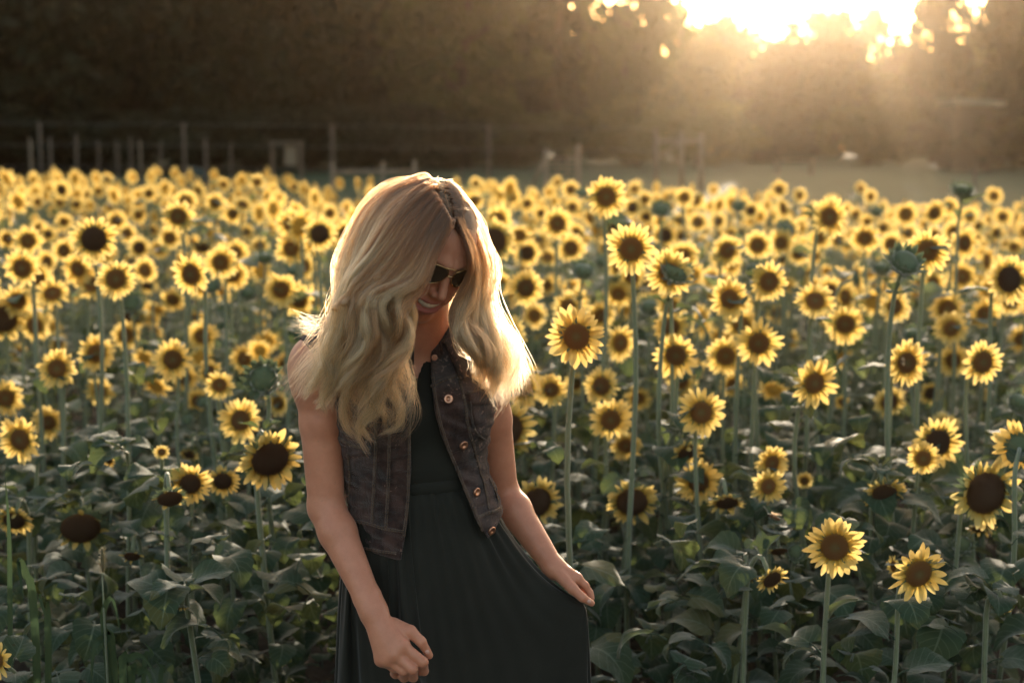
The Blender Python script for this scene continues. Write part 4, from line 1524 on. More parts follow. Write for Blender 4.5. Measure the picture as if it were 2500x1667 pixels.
def put(G, f, lo, hi, k, m=0.05):
    s = G.sub([v - m for v in lo], [v + m for v in hi])
    X, Y, Z = G.coords(s)
    G.d[s] = smin(G.d[s], f(X, Y, Z).astype(np.float32), k)


def cone(G, a, b, ra, rb, k):
    r = max(ra, rb)
    put(G, lambda X, Y, Z: d_cone(X, Y, Z, a, b, ra, rb), [min(a[i], b[i]) - r for i in range(3)], [max(a[i], b[i]) + r for i in range(3)], k, k + 0.012)


def surface_nets(G, name, mats):
    d = G.d
    ins = d < 0
    nx, ny, nz = d.shape
    cnt = np.zeros((nx - 1, ny - 1, nz - 1), dtype=np.uint8)
    for i in (0, 1):
        for j in (0, 1):
            for k in (0, 1):
                cnt += ins[i:nx - 1 + i, j:ny - 1 + j, k:nz - 1 + k]
    idx = np.argwhere((cnt > 0) & (cnt < 8))
    vid = np.full(cnt.shape, -1, dtype=np.int32)
    vid[idx[:, 0], idx[:, 1], idx[:, 2]] = np.arange(len(idx))
    corners = [(i, j, k) for i in (0, 1) for j in (0, 1) for k in (0, 1)]
    vals = {c: d[idx[:, 0] + c[0], idx[:, 1] + c[1], idx[:, 2] + c[2]] for c in corners}
    acc = np.zeros((len(idx), 3)); num = np.zeros(len(idx))
    for a in corners:
        for ax in range(3):
            if a[ax] == 1:
                continue
            b = list(a); b[ax] = 1; b = tuple(b)
            va, vb = vals[a], vals[b]
            m = (va < 0) != (vb < 0)
            t = np.where(m, va / np.where(m, va - vb, 1), 0)
            for q in range(3):
                acc[:, q] += np.where(m, a[q] + (t if q == ax else 0), 0)
            num += m
    acc /= num[:, None]
    co = np.empty_like(acc)
    for q, arr in enumerate((G.x, G.y, G.z)):
        i0 = idx[:, q]
        co[:, q] = arr[i0] + (arr[i0 + 1] - arr[i0]) * acc[:, q]
    quads = []
    for ax in range(3):
        A = [slice(None)] * 3; B = [slice(None)] * 3
        A[ax] = slice(0, -1); B[ax] = slice(1, None)
        ia, ib = ins[tuple(A)], ins[tuple(B)]
        e = np.argwhere(ia != ib)
        o1, o2 = [q for q in range(3) if q != ax]
        ok = (e[:, o1] > 0) & (e[:, o2] > 0) & (e[:, o1] < d.shape[o1] - 1) & (e[:, o2] < d.shape[o2] - 1)
        e = e[ok]
        flip = ia[e[:, 0], e[:, 1], e[:, 2]]

        def at(da, db):
            c = e.copy(); c[:, o1] += da; c[:, o2] += db
            return vid[c[:, 0], c[:, 1], c[:, 2]]
        q4 = np.stack([at(-1, -1), at(0, -1), at(0, 0), at(-1, 0)], 1)
        if ax == 1:
            flip = ~flip
        q4[~flip] = q4[~flip][:, ::-1]
        quads.append(q4)
    quads = np.concatenate(quads)
    return co, quads[(quads >= 0).all(1)]


def v3(p):
    return (p.x, p.y, p.z)


# main joints, read off the photograph and set at their own distances
YAW = math.radians(20)
UX = Vector((math.cos(YAW), math.sin(YAW), 0))         # towards her left, across the shoulders
FW = Vector((math.sin(YAW), -math.cos(YAW), 0))        # the way her chest faces
R_SH, L_SH = P(776, 884, 2.68), P(1180, 890, 2.80)
R_EL, R_WR = P(797, 1238, 2.66), P(912, 1492, 2.555)
L_EL, L_WR = P(1226, 1200, 2.88), P(1352, 1385, 2.79)
NECK = P(1020, 850, 2.735)
HEAD0 = P(1040, 612, 2.665)

# torso: centre (px, py), half width, half depth (m), front shift
TORSO = [  # py, px centre, half width, half depth
    (795, 1026, 0.048, 0.046), (838, 1018, 0.062, 0.052), (862, 1000, 0.125, 0.060), (885, 990, 0.160, 0.070), (940, 988, 0.158, 0.090), (1010, 998, 0.150, 0.104),
    (1080, 1010, 0.134, 0.096), (1170, 1024, 0.120, 0.086), (1260, 1036, 0.138, 0.090), (1350, 1044, 0.153, 0.098), (1450, 1046, 0.156, 0.100), (1530, 1046, 0.142, 0.092)]
TC = [P(px, py, 2.745) for py, px, a, b in TORSO]


def torso_fn(rows, cs, grow=0.0):
    zz = np.array([c.z for c in cs])[::-1]
    cx = np.array([c.x for c in cs])[::-1]
    cyy = np.array([c.y for c in cs])[::-1]
    aa = np.array([r[2] for r in rows])[::-1] + grow
    bb = np.array([r[3] for r in rows])[::-1] + grow

    def smooth(z, f):
        # smoothed linear interpolation
        return (np.interp(z - 0.014, zz, f) + np.interp(z, zz, f) + np.interp(z + 0.014, zz, f)) / 3

    def fn(X, Y, Z):
        a, b, x0, y0 = smooth(Z, aa), smooth(Z, bb), smooth(Z, cx), smooth(Z, cyy)
        u = (X - x0) * UX.x + (Y - y0) * UX.y
        v = (X - x0) * FW.x + (Y - y0) * FW.y
        k0 = ((np.abs(u) / a) ** 2.3 + (np.abs(v) / b) ** 2.3) ** (1 / 2.3)
        k1 = np.sqrt((u / a ** 2) ** 2 + (v / b ** 2) ** 2)
        d = k0 * (k0 - 1) / np.maximum(k1, 1e-6)
        return np.maximum(np.maximum(d, Z - zz[-1]), zz[0] - Z)
    return fn


S3 = 0.0025
gx = np.arange(-0.47, 0.21, S3)
gy = np.arange(2.40, 2.99, S3)
gz = np.concatenate([np.arange(-0.03, 0.70, 0.012), np.arange(0.70, 1.665, S3)])
G = Grid(gx, gy, gz)
put(G, torso_fn(TORSO, TC), (-0.45, 2.55, 0.72), (0.1, 2.93, 1.36), 0.02)
# bust
for sx in (-1, 1):
    c = P(998, 985, 2.745) + UX * (0.068 * sx) + FW * 0.062
    put(G, lambda X, Y, Z: d_ell(X, Y, Z, c, (0.062, 0.05, 0.062)), [q - 0.07 for q in c], [q + 0.07 for q in c], 0.04, 0.05)
# shoulders and neck
cone(G, v3(P(1012, 862, 2.745) - UX * 0.05), v3(R_SH), 0.046, 0.046, 0.035)
cone(G, v3(P(1012, 862, 2.745) + UX * 0.05), v3(L_SH), 0.046, 0.044, 0.035)
cone(G, v3(P(1022, 880, 2.75)), v3(P(1032, 745, 2.715)), 0.054, 0.050, 0.03)
cone(G, v3(P(1000, 862, 2.70) - UX * 0.03), v3(P(880, 862, 2.665)), 0.012, 0.010, 0.02)   # collar bone
# hips to feet under the skirt
for sx in (-1, 1):
    hip = P(1046, 1440, 2.745) + UX * (0.064 * sx)
    hip.z = 0.84
    kn = Vector((hip.x + 0.01 * sx, hip.y - 0.01, 0.46)); an = Vector((hip.x + 0.015 * sx, hip.y + 0.02, 0.085))
    cone(G, v3(hip), v3(kn), 0.078, 0.055, 0.04)
    cone(G, v3(kn), v3(Vector((kn.x, kn.y + 0.02, 0.32))), 0.052, 0.056, 0.03)
    cone(G, v3(Vector((kn.x, kn.y + 0.02, 0.32))), v3(an), 0.054, 0.036, 0.03)
    toe = an + FW * 0.15; toe.z = 0.03
    cone(G, v3(Vector((an.x, an.y, 0.045))), v3(toe), 0.042, 0.030, 0.03)
# arms
A = Grid(gx, gy, gz)


def arm(sh, el, wr, r0, r1, r2, r3, r4):
    mid = sh.lerp(el, 0.42)
    cone(A, v3(sh), v3(mid), r0, r1, 0.01)
    cone(A, v3(mid), v3(el), r1, r2, 0.012)
    f1 = el.lerp(wr, 0.24)
    cone(A, v3(el), v3(f1), r2, r3, 0.012)
    cone(A, v3(f1), v3(wr), r3, r4, 0.012)


arm(R_SH, R_EL, R_WR, 0.047, 0.0405, 0.0345, 0.0355, 0.0225)
arm(L_SH, L_EL, L_WR, 0.046, 0.040, 0.0325, 0.0345, 0.0215)
put(A, lambda X, Y, Z: d_ell(X, Y, Z, v3(R_SH + Vector((-0.004, 0, -0.02))), (0.050, 0.052, 0.062)), [q - .07 for q in R_SH], [q + .07 for q in R_SH], 0.03)
cone(A, v3(R_EL + Vector((-0.012, 0.012, 0.004))), v3(R_EL + Vector((-0.010, 0.012, -0.012))), 0.0205, 0.019, 0.014)
cone(A, v3(R_WR), v3(R_WR.lerp(R_EL, 0.12)), 0.024, 0.025, 0.012)


# hands
def Z3(zx, zy, Y):       # point in the lower enlargement (x0.3401 + 700, x0.3401 + 1150)
    return P(zx * 0.3401 + 700, zy * 0.3401 + 1150, Y)


def finger(H, pts, radii):
    for i in range(len(pts) - 1):
        cone(H, v3(pts[i]), v3(pts[i + 1]), radii[i], radii[i + 1], 0.004)


H = Grid(gx, gy, gz)
wr = R_WR
k_i, k_m, k_r, k_p = Z3(828, 1250, 2.512), Z3(778, 1312, 2.507), Z3(725, 1350, 2.512), Z3(682, 1348, 2.524)
for kx, r0 in ((k_i, 0.0145), (k_m, 0.0150), (k_r, 0.0145), (k_p, 0.0130)):
    cone(H, v3(wr), v3(kx), 0.0185, r0, 0.012)
cone(H, v3(k_i), v3(k_p), 0.012, 0.011, 0.010)
finger(H, [k_i, Z3(978, 1368, 2.504), Z3(985, 1432, 2.526), Z3(950, 1440, 2.545)], [0.0110, 0.0095, 0.0084, 0.0074])
finger(H, [k_m, Z3(903, 1420, 2.498), Z3(908, 1478, 2.520), Z3(880, 1478, 2.542)], [0.0112, 0.0095, 0.0084, 0.0076])
finger(H, [k_r, Z3(838, 1432, 2.504), Z3(842, 1482, 2.526), Z3(818, 1475, 2.545)], [0.0106, 0.0090, 0.0080, 0.0072])
finger(H, [k_p, Z3(772, 1415, 2.516), Z3(780, 1458, 2.534), Z3(765, 1450, 2.550)], [0.0096, 0.0080, 0.0072, 0.0066])
finger(H, [Z3(760, 1110, 2.545), Z3(885, 1150, 2.528), Z3(965, 1222, 2.524), Z3(1024, 1320, 2.530)], [0.0165, 0.0120, 0.0094, 0.0072])
wl = L_WR
l_i, l_m, l_r, l_p = Z3(2082, 768, 2.772), Z3(2080, 775, 2.790), Z3(2066, 785, 2.808), Z3(2046, 795, 2.824)
for kx, r0 in ((l_i, 0.0125), (l_m, 0.0125), (l_r, 0.0120), (l_p, 0.0110)):
    cone(H, v3(wl), v3(kx), 0.0170, r0, 0.012)
PINCH = Z3(2168, 950, 2.765)
finger(H, [l_i, Z3(2142, 818, 2.772), Z3(2176, 872, 2.772), Z3(2190, 912, 2.768)], [0.0096, 0.0078, 0.0068, 0.0058])
finger(H, [l_m, Z3(2122, 838, 2.792), Z3(2140, 890, 2.792), Z3(2125, 915, 2.788)], [0.0096, 0.0078, 0.0070, 0.0062])
finger(H, [l_r, Z3(2104, 850, 2.812), Z3(2118, 900, 2.810), Z3(2104, 918, 2.802)], [0.0092, 0.0076, 0.0068, 0.0060])
finger(H, [l_p, Z3(2084, 862, 2.828), Z3(2094, 904, 2.824), Z3(2082, 914, 2.814)], [0.0084, 0.0070, 0.0062, 0.0056])
finger(H, [Z3(1965, 745, 2.772), Z3(2048, 838, 2.750), Z3(2122, 905, 2.744), Z3(2188, 945, 2.750)], [0.0145, 0.0112, 0.0088, 0.0068])
A.d = smin(A.d, H.d, 0.010)
np.minimum(G.d, smin(G.d, A.d, 0.012), out=G.d)

NAILS = [(Z3(2186, 940, 2.743), Z3(2150, 920, 2.737), 0.0058), (Z3(1020, 1312, 2.5235), Z3(995, 1275, 2.518), 0.0058)]

# head, in its own frame: x to her left, y out of the face, z up
HY, HP, HR = math.radians(33), math.radians(29), math.radians(12)
base = Matrix(((1, 0, 0), (0, -1, 0), (0, 0, 1))).transposed()        # facing the camera
hx, hy, hz = Vector((1, 0, 0)), Vector((0, -1, 0)), Vector((0, 0, 1))
R1 = Matrix.Rotation(HY, 3, 'Z')
hx, hy, hz = R1 @ hx, R1 @ hy, R1 @ hz
R2 = Matrix.Rotation(HP, 3, hx)
hy, hz = R2 @ hy, R2 @ hz
if hy.z > 0:
    R2 = Matrix.Rotation(-2 * HP, 3, hx); hy, hz = R2 @ hy, R2 @ hz
R3 = Matrix.Rotation(HR, 3, Vector((0, 1, 0)))
hx, hy, hz = R3 @ hx, R3 @ hy, R3 @ hz
HSC = 1.0


def Hp(x, y, z):
    return HEAD0 + (hx * x + hy * y + hz * z) * HSC


s = G.sub([q - 0.19 for q in HEAD0], [HEAD0.x + 0.19, HEAD0.y + 0.19, HEAD0.z + 0.2])
X, Y, Z = G.coords(s)
dx, dy, dz = X - HEAD0.x, Y - HEAD0.y, Z - HEAD0.z
x = (dx * hx.x + dy * hx.y + dz * hx.z); y = (dx * hy.x + dy * hy.y + dz * hy.z); z = (dx * hz.x + dy * hz.y + dz * hz.z)
h = d_ell(x, y, z, (0, -0.012, 0.045), (0.073, 0.093, 0.083))
h = smin(h, d_ell(x, y, z, (0, 0.035, 0.025), (0.064, 0.058, 0.075)), 0.03)
h = smin(h, d_ell(x, y, z, (0, 0.030, -0.045), (0.049, 0.060, 0.062)), 0.03)
h = smin(h, d_cone(x, y, z, (-0.010, 0.067, -0.095), (0.010, 0.067, -0.095), 0.0175, 0.0175), 0.03)
ax_ = np.abs(x)
h = smin(h, d_ell(ax_, y, z, (0.034, 0.058, -0.022), (0.024, 0.024, 0.022)), 0.025)          # cheeks
h = smin(h, d_cone(ax_, y, z, (0.008, 0.090, 0.036), (0.042, 0.074, 0.036), 0.010, 0.009), 0.018)   # brow
h = smax(h, -d_ell(ax_, y, z, (0.031, 0.100, 0.020), (0.018, 0.016, 0.012)), 0.014)           # eye sockets
h = smin(h, d_ell(ax_, y, z, (0.031, 0.074, 0.019), (0.0125, 0.0125, 0.0125)), 0.003)        # eyes behind the lenses
h = smin(h, d_cone(x, y, z, (0, 0.088, 0.028), (0, 0.112, -0.019), 0.0065, 0.0085), 0.012)    # nose
h = smin(h, d_ell(ax_, y, z, (0.0098, 0.099, -0.025), (0.0068, 0.0100, 0.0068)), 0.006)
h = smax(h, -d_ell(ax_, y, z, (0.0065, 0.101, -0.035), (0.0036, 0.005, 0.004)), 0.003)
h = smin(h, d_ell(x, y, z, (0, 0.078, -0.058), (0.030, 0.017, 0.020)), 0.02)                   # muzzle
mz = -0.058 + 7.0 * x * x                                                                      # smiling line
h = smin(h, d_ell(ax_, y, z, (0.038, 0.070, -0.048), (0.010, 0.010, 0.012)), 0.02)
h = smin(h, np.sqrt((y - 0.0925 + 7.5 * x * x) ** 2 + ((z - mz - 0.0085) * 1.0) ** 2 + np.maximum(0, ax_ - 0.024) ** 2) - 0.0052, 0.005)
h = smin(h, np.sqrt((y - 0.0910 + 7.5 * x * x) ** 2 + ((z - mz + 0.0130) * 0.95) ** 2 + np.maximum(0, ax_ - 0.021) ** 2) - 0.0054, 0.005)
mouth = np.sqrt((y - 0.094 + 8.0 * x * x) ** 2 + (np.maximum(0, np.abs(z - mz + 0.0010) - 0.0042)) ** 2 + np.maximum(0, ax_ - 0.024) ** 2) - 0.0052
h = smax(h, -mouth, 0.002)
h = smin(h, d_ell(ax_, y, z, (0.076, -0.008, -0.008), (0.008, 0.017, 0.030)), 0.006)          # ears
G.d[s] = smin(G.d[s], h.astype(np.float32), 0.018)

co, quads = surface_nets(G, 'body', None)
# colour zones of the skin, in the head's own frame
rel = co - np.array(HEAD0)
lx, ly, lz = rel @ np.array(hx), rel @ np.array(hy), rel @ np.array(hz)
lmz = -0.058 + 7.0 * lx ** 2
lip = np.clip(1.6 - np.minimum(np.hypot((ly - 0.0935 + 7.5 * lx ** 2) * 0.8, lz - lmz - 0.008) / 0.0062, np.hypot((ly - 0.092 + 7.5 * lx ** 2) * 0.8, lz - lmz + 0.0130) / 0.0075), 0, 1) * (np.abs(lx) < 0.029)
scalp = np.clip((np.maximum(lz - 0.085 + np.clip(ly - 0.03, 0, 1) * -0.1, -ly - 0.012) / 0.02), 0, 1) * (np.linalg.norm(rel, axis=1) < 0.17) * (lz > -0.06)
blush = np.clip(1 - np.hypot(np.abs(lx) - 0.042, lz + 0.022) / 0.028, 0, 1) * (ly > 0.03)

k = NT('skin')
at = k.n('Attribute', attribute_name='zones')
sp = k.n('SeparateColor'); k.l(at.outputs['Color'], sp.inputs[0])
cgeo = k.geo_pos()
base_c = k.mix(k.noise(30, 6, cgeo, 0.65), (0.44, 0.170, 0.094), (0.70, 0.320, 0.205))
base_c = k.mix(k.math('MULTIPLY', k.math('GREATER_THAN', k.noise(210, 1, cgeo), 0.70), 0.25), base_c, (0.36, 0.19, 0.12))
base_c = k.mix(k.math('MULTIPLY', sp.outputs[2], 0.35), base_c, (0.58, 0.24, 0.17))
base_c = k.mix(sp.outputs[0], base_c, (0.46, 0.16, 0.135))
base_c = k.mix(sp.outputs[1], base_c, (0.12, 0.07, 0.04))
M['skin'] = k.principled(base_c, 0.42, 0.4, k.bump(k.math('ADD', k.noise(420, 3, cgeo), k.math('MULTIPLY', k.noise(60, 4, cgeo), 2.0)), 0.22, 0.0016), sss=0.25, sheen=0.12)

ROOT = Vector((TC[9].x, TC[9].y, 0))
woman = empty('person', ROOT, 'woman in a dark denim vest and long dark green dress, head bowed and smiling', 'person')
me = fast_mesh('body', co - np.array(ROOT), quads, M['skin'])
ca = me.color_attributes.new('zones', 'FLOAT_COLOR', 'POINT')
ca.data.foreach_set('color', np.stack([lip, scalp, blush, np.ones_like(lip)], 1).astype(np.float32).ravel())
body = obj('body', me, woman)


def wobj(name, mb_or_me, mats=None, parent=None):
    """A part of the woman given in world coordinates."""
    if isinstance(mb_or_me, MB):
        mb_or_me.v = [(p[0] - ROOT.x, p[1] - ROOT.y, p[2] - ROOT.z) for p in mb_or_me.v]
        o = mb_or_me.build(name, mats, None)
    else:
        o = obj(name, mb_or_me)
    o.parent = parent or woman
    return o


# teeth
k = NT('teeth')
M['teeth'] = k.principled((0.88, 0.85, 0.79), 0.25, 0.5)
mb = MB()
n = 24
vs = []
for i in range(n + 1):
    xx = -0.024 + 0.048 * i / n
    yy = 0.0918 - 8.2 * xx * xx
    groove = 0.0008 if i % 4 == 0 else 0
    zt = -0.058 + 7.0 * xx * xx
    hgt = 0.0118 * (1 - (abs(xx) / 0.032) ** 2)
    vs += [Hp(xx, yy - groove, zt + 0.006), Hp(xx, yy + 0.0008 - groove, zt + 0.001), Hp(xx, yy - groove, zt + 0.005 - hgt), Hp(xx, yy - 0.004, zt + 0.0065 - hgt)]
fs = [(i * 4 + j, (i + 1) * 4 + j, (i + 1) * 4 + j + 1, i * 4 + j + 1) for i in range(n) for j in range(3)]
mb.add(vs, fs)
wobj('teeth', mb, M['teeth'])

# sunglasses
M['gold'] = NT('gold_wire').principled((0.62, 0.40, 0.18), 0.25, 0.5, metallic=1.0)
k = NT('dark_lens')
M['lens'] = k.principled(k.ramp(k.noise(8, 2, k.geo_pos()), [(0, (0.035, 0.024, 0.016)), (1, (0.12, 0.080, 0.052))]), 0.06, 0.6)


def lens_outline(sx, n=28):
    pts = []
    for i in range(n):
        a = 6.2832 * i / n
        c, s_ = math.cos(a), math.sin(a)
        w = 0.0285 * (1.0 + 0.06 * s_)
        hgt = 0.0185 if s_ > 0 else 0.0285
        px_ = w * math.copysign(abs(c) ** 0.8, c) + (0.003 if s_ < 0 else 0) * abs(s_)
        pz_ = hgt * math.copysign(abs(s_) ** 0.85, s_)
        lx_ = 0.0345 + px_
        pts.append(Hp(sx * lx_, 0.1045 - 5.0 * lx_ * lx_ + pz_ * 0.18, 0.0235 + pz_))
    return pts


gl = empty('sunglasses', (0, 0, 0))
gl.parent = woman
fr = MB()
for sx in (-1, 1):
    o_ = lens_outline(sx)
    c = sum(o_, Vector()) / len(o_) + hy * 0.0022
    mb = MB()
    mb.add([c] + [c.lerp(p, 0.55) + hy * 0.001 for p in o_] + o_, [(0, 1 + i, 1 + (i + 1) % 28) for i in range(28)] + [(1 + i, 29 + i, 29 + (i + 1) % 28, 1 + (i + 1) % 28) for i in range(28)])
    wobj('lens', mb, M['lens'], gl)
    tube(fr, o_ + [o_[0]], 0.0011, 6)
    tube(fr, spline([Hp(sx * 0.062, 0.088, 0.034), Hp(sx * 0.072, 0.06, 0.032), Hp(sx * 0.078, 0.0, 0.016), Hp(sx * 0.076, -0.02, -0.01)], 12), 0.0013, 6)
tube(fr, spline([Hp(-0.009, 0.106, 0.024), Hp(0, 0.111, 0.027), Hp(0.009, 0.106, 0.024)], 7), 0.0011, 6)
tube(fr, spline([Hp(-0.018, 0.105, 0.0400), Hp(0, 0.109, 0.0415), Hp(0.018, 0.105, 0.0400)], 7), 0.0012, 6)
wobj('frame', fr, M['gold'], gl)

M['nail'] = NT('fingernail').principled((0.62, 0.36, 0.29), 0.3, 0.5)
nb_ = BVHTree.FromPolygons([tuple(p_) for p_ in co], [tuple(int(i) for i in q_) for q_ in quads])
for tip, root_, w_ in NAILS:
    dr = (tip.lerp(root_, 0.4) - CAM).normalized()
    hit, nr, _, _ = nb_.ray_cast(CAM, dr, 6)
    if hit is None:
        continue
    if nr.dot(dr) > 0:
        nr = -nr
    ax1 = (tip - root_); ax1 = (ax1 - nr * ax1.dot(nr)).normalized(); ax2 = nr.cross(ax1)
    mb = MB()
    vs = [hit + nr * 0.0012]
    for q_ in (0.6, 1.0):
        for i in range(12):
            a_ = 6.2832 * i / 12
            vs.append(hit + ax1 * (math.cos(a_) * w_ * q_) + ax2 * (math.sin(a_) * w_ * 0.72 * q_) + nr * (0.0009 if q_ < 1 else -0.0008))
    mb.add(vs, [(0, 1 + i, 1 + (i + 1) % 12) for i in range(12)] + [(1 + i, 13 + i, 13 + (i + 1) % 12, 1 + (i + 1) % 12) for i in range(12)])
    wobj('fingernail', mb, M['nail'])
# ------------------------------------------------------------------ dress and vest
k = NT('dress_cloth')
c = k.geo_pos()
M['dress'] = k.principled(k.mix(k.noise(14, 4, c), (0.017, 0.0170, 0.0135), (0.030, 0.0305, 0.0245)), 0.75, 0.2,
                          k.bump(k.noise(240, 3, c), 0.15, 0.001), sheen=0.25, transl=0.12, transl_color=(0.02, 0.04, 0.038))


def denim(name, lo, hi, worn):
    k = NT(name)
    c = k.geo_pos()
    n = k.noise(26, 6, c, 0.65)
    n2 = k.noise(9, 4, c)
    n3 = k.noise(140, 3, c)
    mp = k.n('Mapping'); mp.inputs['Scale'].default_value = (60, 60, 9)
    k.l(c, mp.inputs['Vector'])
    crease = k.noise(1.0, 4, mp.outputs[0], 0.6, 0.4)
    mp2 = k.n('Mapping'); mp2.inputs['Scale'].default_value = (11, 11, 42)
    k.l(c, mp2.inputs['Vector'])
    crum = k.noise(1.0, 4, mp2.outputs[0], 0.6, 0.6)
    f = k.math('MULTIPLY', k.math('SUBTRACT', k.math('ADD', n, k.math('MULTIPLY', crease, 0.5)), 0.62), 2.6)
    f = k.math('ADD', f, k.math('MULTIPLY', k.math('SUBTRACT', n3, 0.5), 0.5))
    col = k.mix(k.n('Clamp').outputs[0] if False else f, lo, hi)
    col = k.mix(k.math('GREATER_THAN', k.math('ADD', k.math('MULTIPLY', n2, .55), k.math('MULTIPLY', n3, .55)), 0.66), col, worn)
    tw = k.n('TexWave'); tw.inputs['Scale'].default_value = 420; tw.inputs['Distortion'].default_value = 1.0; tw.bands_direction = 'DIAGONAL'
    k.l(c, tw.inputs['Vector'])
    h = k.math('ADD', k.math('MULTIPLY', tw.outputs['Fac'], 0.12), k.math('ADD', k.math('MULTIPLY', crease, 0.6), k.math('MULTIPLY', crum, 1.4)))
    return k.principled(col, 0.8, 0.2, k.bump(h, 0.9, 0.008), sheen=0.25)


M['denim'] = denim('dark_denim', (0.024, 0.0105, 0.0082), (0.105, 0.049, 0.037), (0.25, 0.148, 0.114))
M['denim_seam'] = denim('worn_denim_seam', (0.036, 0.022, 0.018), (0.17, 0.115, 0.09), (0.30, 0.22, 0.17))
M['thread'] = NT('brown_thread').principled((0.20, 0.125, 0.075), 0.7, 0.2)
M['copper'] = NT('copper').principled((0.62, 0.33, 0.22), 0.32, 0.5, metallic=0.9)


def wx(px, py, Y):
    return P(px, py, Y).x


def wz(px, py, Y):
    return P(px, py, Y).z


# bodice of the dress
DT = [(r[0], r[1], r[2] + 0.005, r[3] + 0.006) for r in TORSO]
DT[6] = (1080, 1010, 0.142, 0.106)
DT.insert(7, (1140, 1020, 0.137, 0.104))
DT[8] = (1172, 1024, 0.124, 0.090)
DC = [P(r[1], r[0], 2.745) for r in DT]
D = Grid(np.arange(-0.40, 0.04, 0.0035), np.arange(2.56, 2.93, 0.0035), np.arange(0.98, 1.34, 0.0035))
s = (slice(None),) * 3
X, Y, Z = D.coords(s)
d = torso_fn(DT, DC)(X, Y, Z)
for sx in (-1, 1):
    c = P(998, 985, 2.745) + UX * (0.068 * sx) + FW * 0.064
    d = smin(d, d_ell(X, Y, Z, c, (0.066, 0.054, 0.066)), 0.04)
d = np.maximum(d, -(d + 0.006))
zV = wz(1014, 934, 2.63); xV = wx(1014, 934, 2.63)
d = np.maximum(d, Z - (zV + np.abs(X - xV) * 2.6))
d = np.maximum(d, wz(1024, 1172, 2.7) - Z)
for shp in (R_SH, L_SH):
    d = np.maximum(d, -d_cone(X, Y, Z, v3(shp), v3(shp + (shp - NECK) * 0.5), 0.064, 0.08))
D.d = d.astype(np.float32)
co, qd = surface_nets(D, 'bodice', None)
dress = empty('dress', (0, 0, 0)); dress.parent = woman
wobj('bodice', fast_mesh('bodice', co - np.array(ROOT), qd, M['dress']), None, dress)

# gathered skirt: cloth hung from the waist, one fold lifted by her left hand, one held by her right
NCOL, NROW, DV = 144, 66, 0.0150
Wc = TC[7]
th = np.arange(NCOL) / NCOL * 2 * np.pi
ux, fw = np.array(UX), np.array(FW)
pl = 0.004 * np.sin(36 * th) + 0.002 * np.sin(19 * th + 1)
top = np.array(Wc) + np.outer((0.126 + pl) * np.cos(th), ux) + np.outer((0.094 + pl) * np.sin(th), fw)
row = np.arange(NROW)
pos = np.zeros((NROW, NCOL, 3))
for i in range(NROW):
    g = i * DV
    r_ = 1 + g * 1.0
    amp = 0.012 * min(1, g / 0.25)
    wob = amp * np.sin(15 * th + 0.6) + 0.7 * amp * np.sin(24 * th + 2.0 + g)
    rr = np.outer((0.126 * r_ + 0.03 * min(1, g / .2) + wob + pl) * np.cos(th), ux) + np.outer((0.094 * r_ + 0.03 * min(1, g / .2) + wob + pl) * np.sin(th), fw)
    pos[i] = np.array(Wc) + rr + np.array([0, 0, -g * 0.96])
rest_h = np.interp(row * DV, [0, 0.05, 0.35, 1.0], [0.90, 1.20, 2.15, 3.1])[:, None] / NCOL
hipz = np.array([c.z for c in TC])[::-1]
hipa = np.array([r[2] for r in TORSO])[::-1]; hipb = np.array([r[3] for r in TORSO])[::-1]
hipz = np.concatenate([[0.0, 0.45], hipz[hipz > 0.70]]); nn = len(hipz) - 2
hipa = np.concatenate([[0.10, 0.13], hipa[-nn:]]); hipb = np.concatenate([[0.09, 0.09], hipb[-nn:]])
pins = {}
cL = int(NCOL * 38 / 360)
for dc_ in range(-7, 8):
    pins[(19, cL + dc_)] = np.array(PINCH) + np.array([-0.004 - 0.0006 * abs(dc_), 0.004 - 0.0012 * dc_, -0.002 - 0.003 * (abs(dc_) % 2)])
HOLD = Z3(930, 1445, 2.548)
cR = int(NCOL * 122 / 360)
for dc_, off in ((-1, (0.006, 0, 0.004)), (0, (0, 0, 0)), (1, (-0.006, 0, -0.004))):
    pins[(21, cR + dc_)] = np.array(HOLD) + np.array(off)
pk = list(pins)
pr, pc = np.array([q[0] for q in pk]), np.array([q[1] for q in pk])
pv_t = np.array([pins[q] for q in pk])
start = pos[pr, pc].copy()
prev = pos.copy()
bend_r = rest_h * 2
STEPS = 150


def solve(a, b, rest, stiff):
    d_ = b - a
    L = np.sqrt((d_ ** 2).sum(-1, keepdims=True)) + 1e-9
    return d_ * (0.5 * stiff * (L - rest) / L)


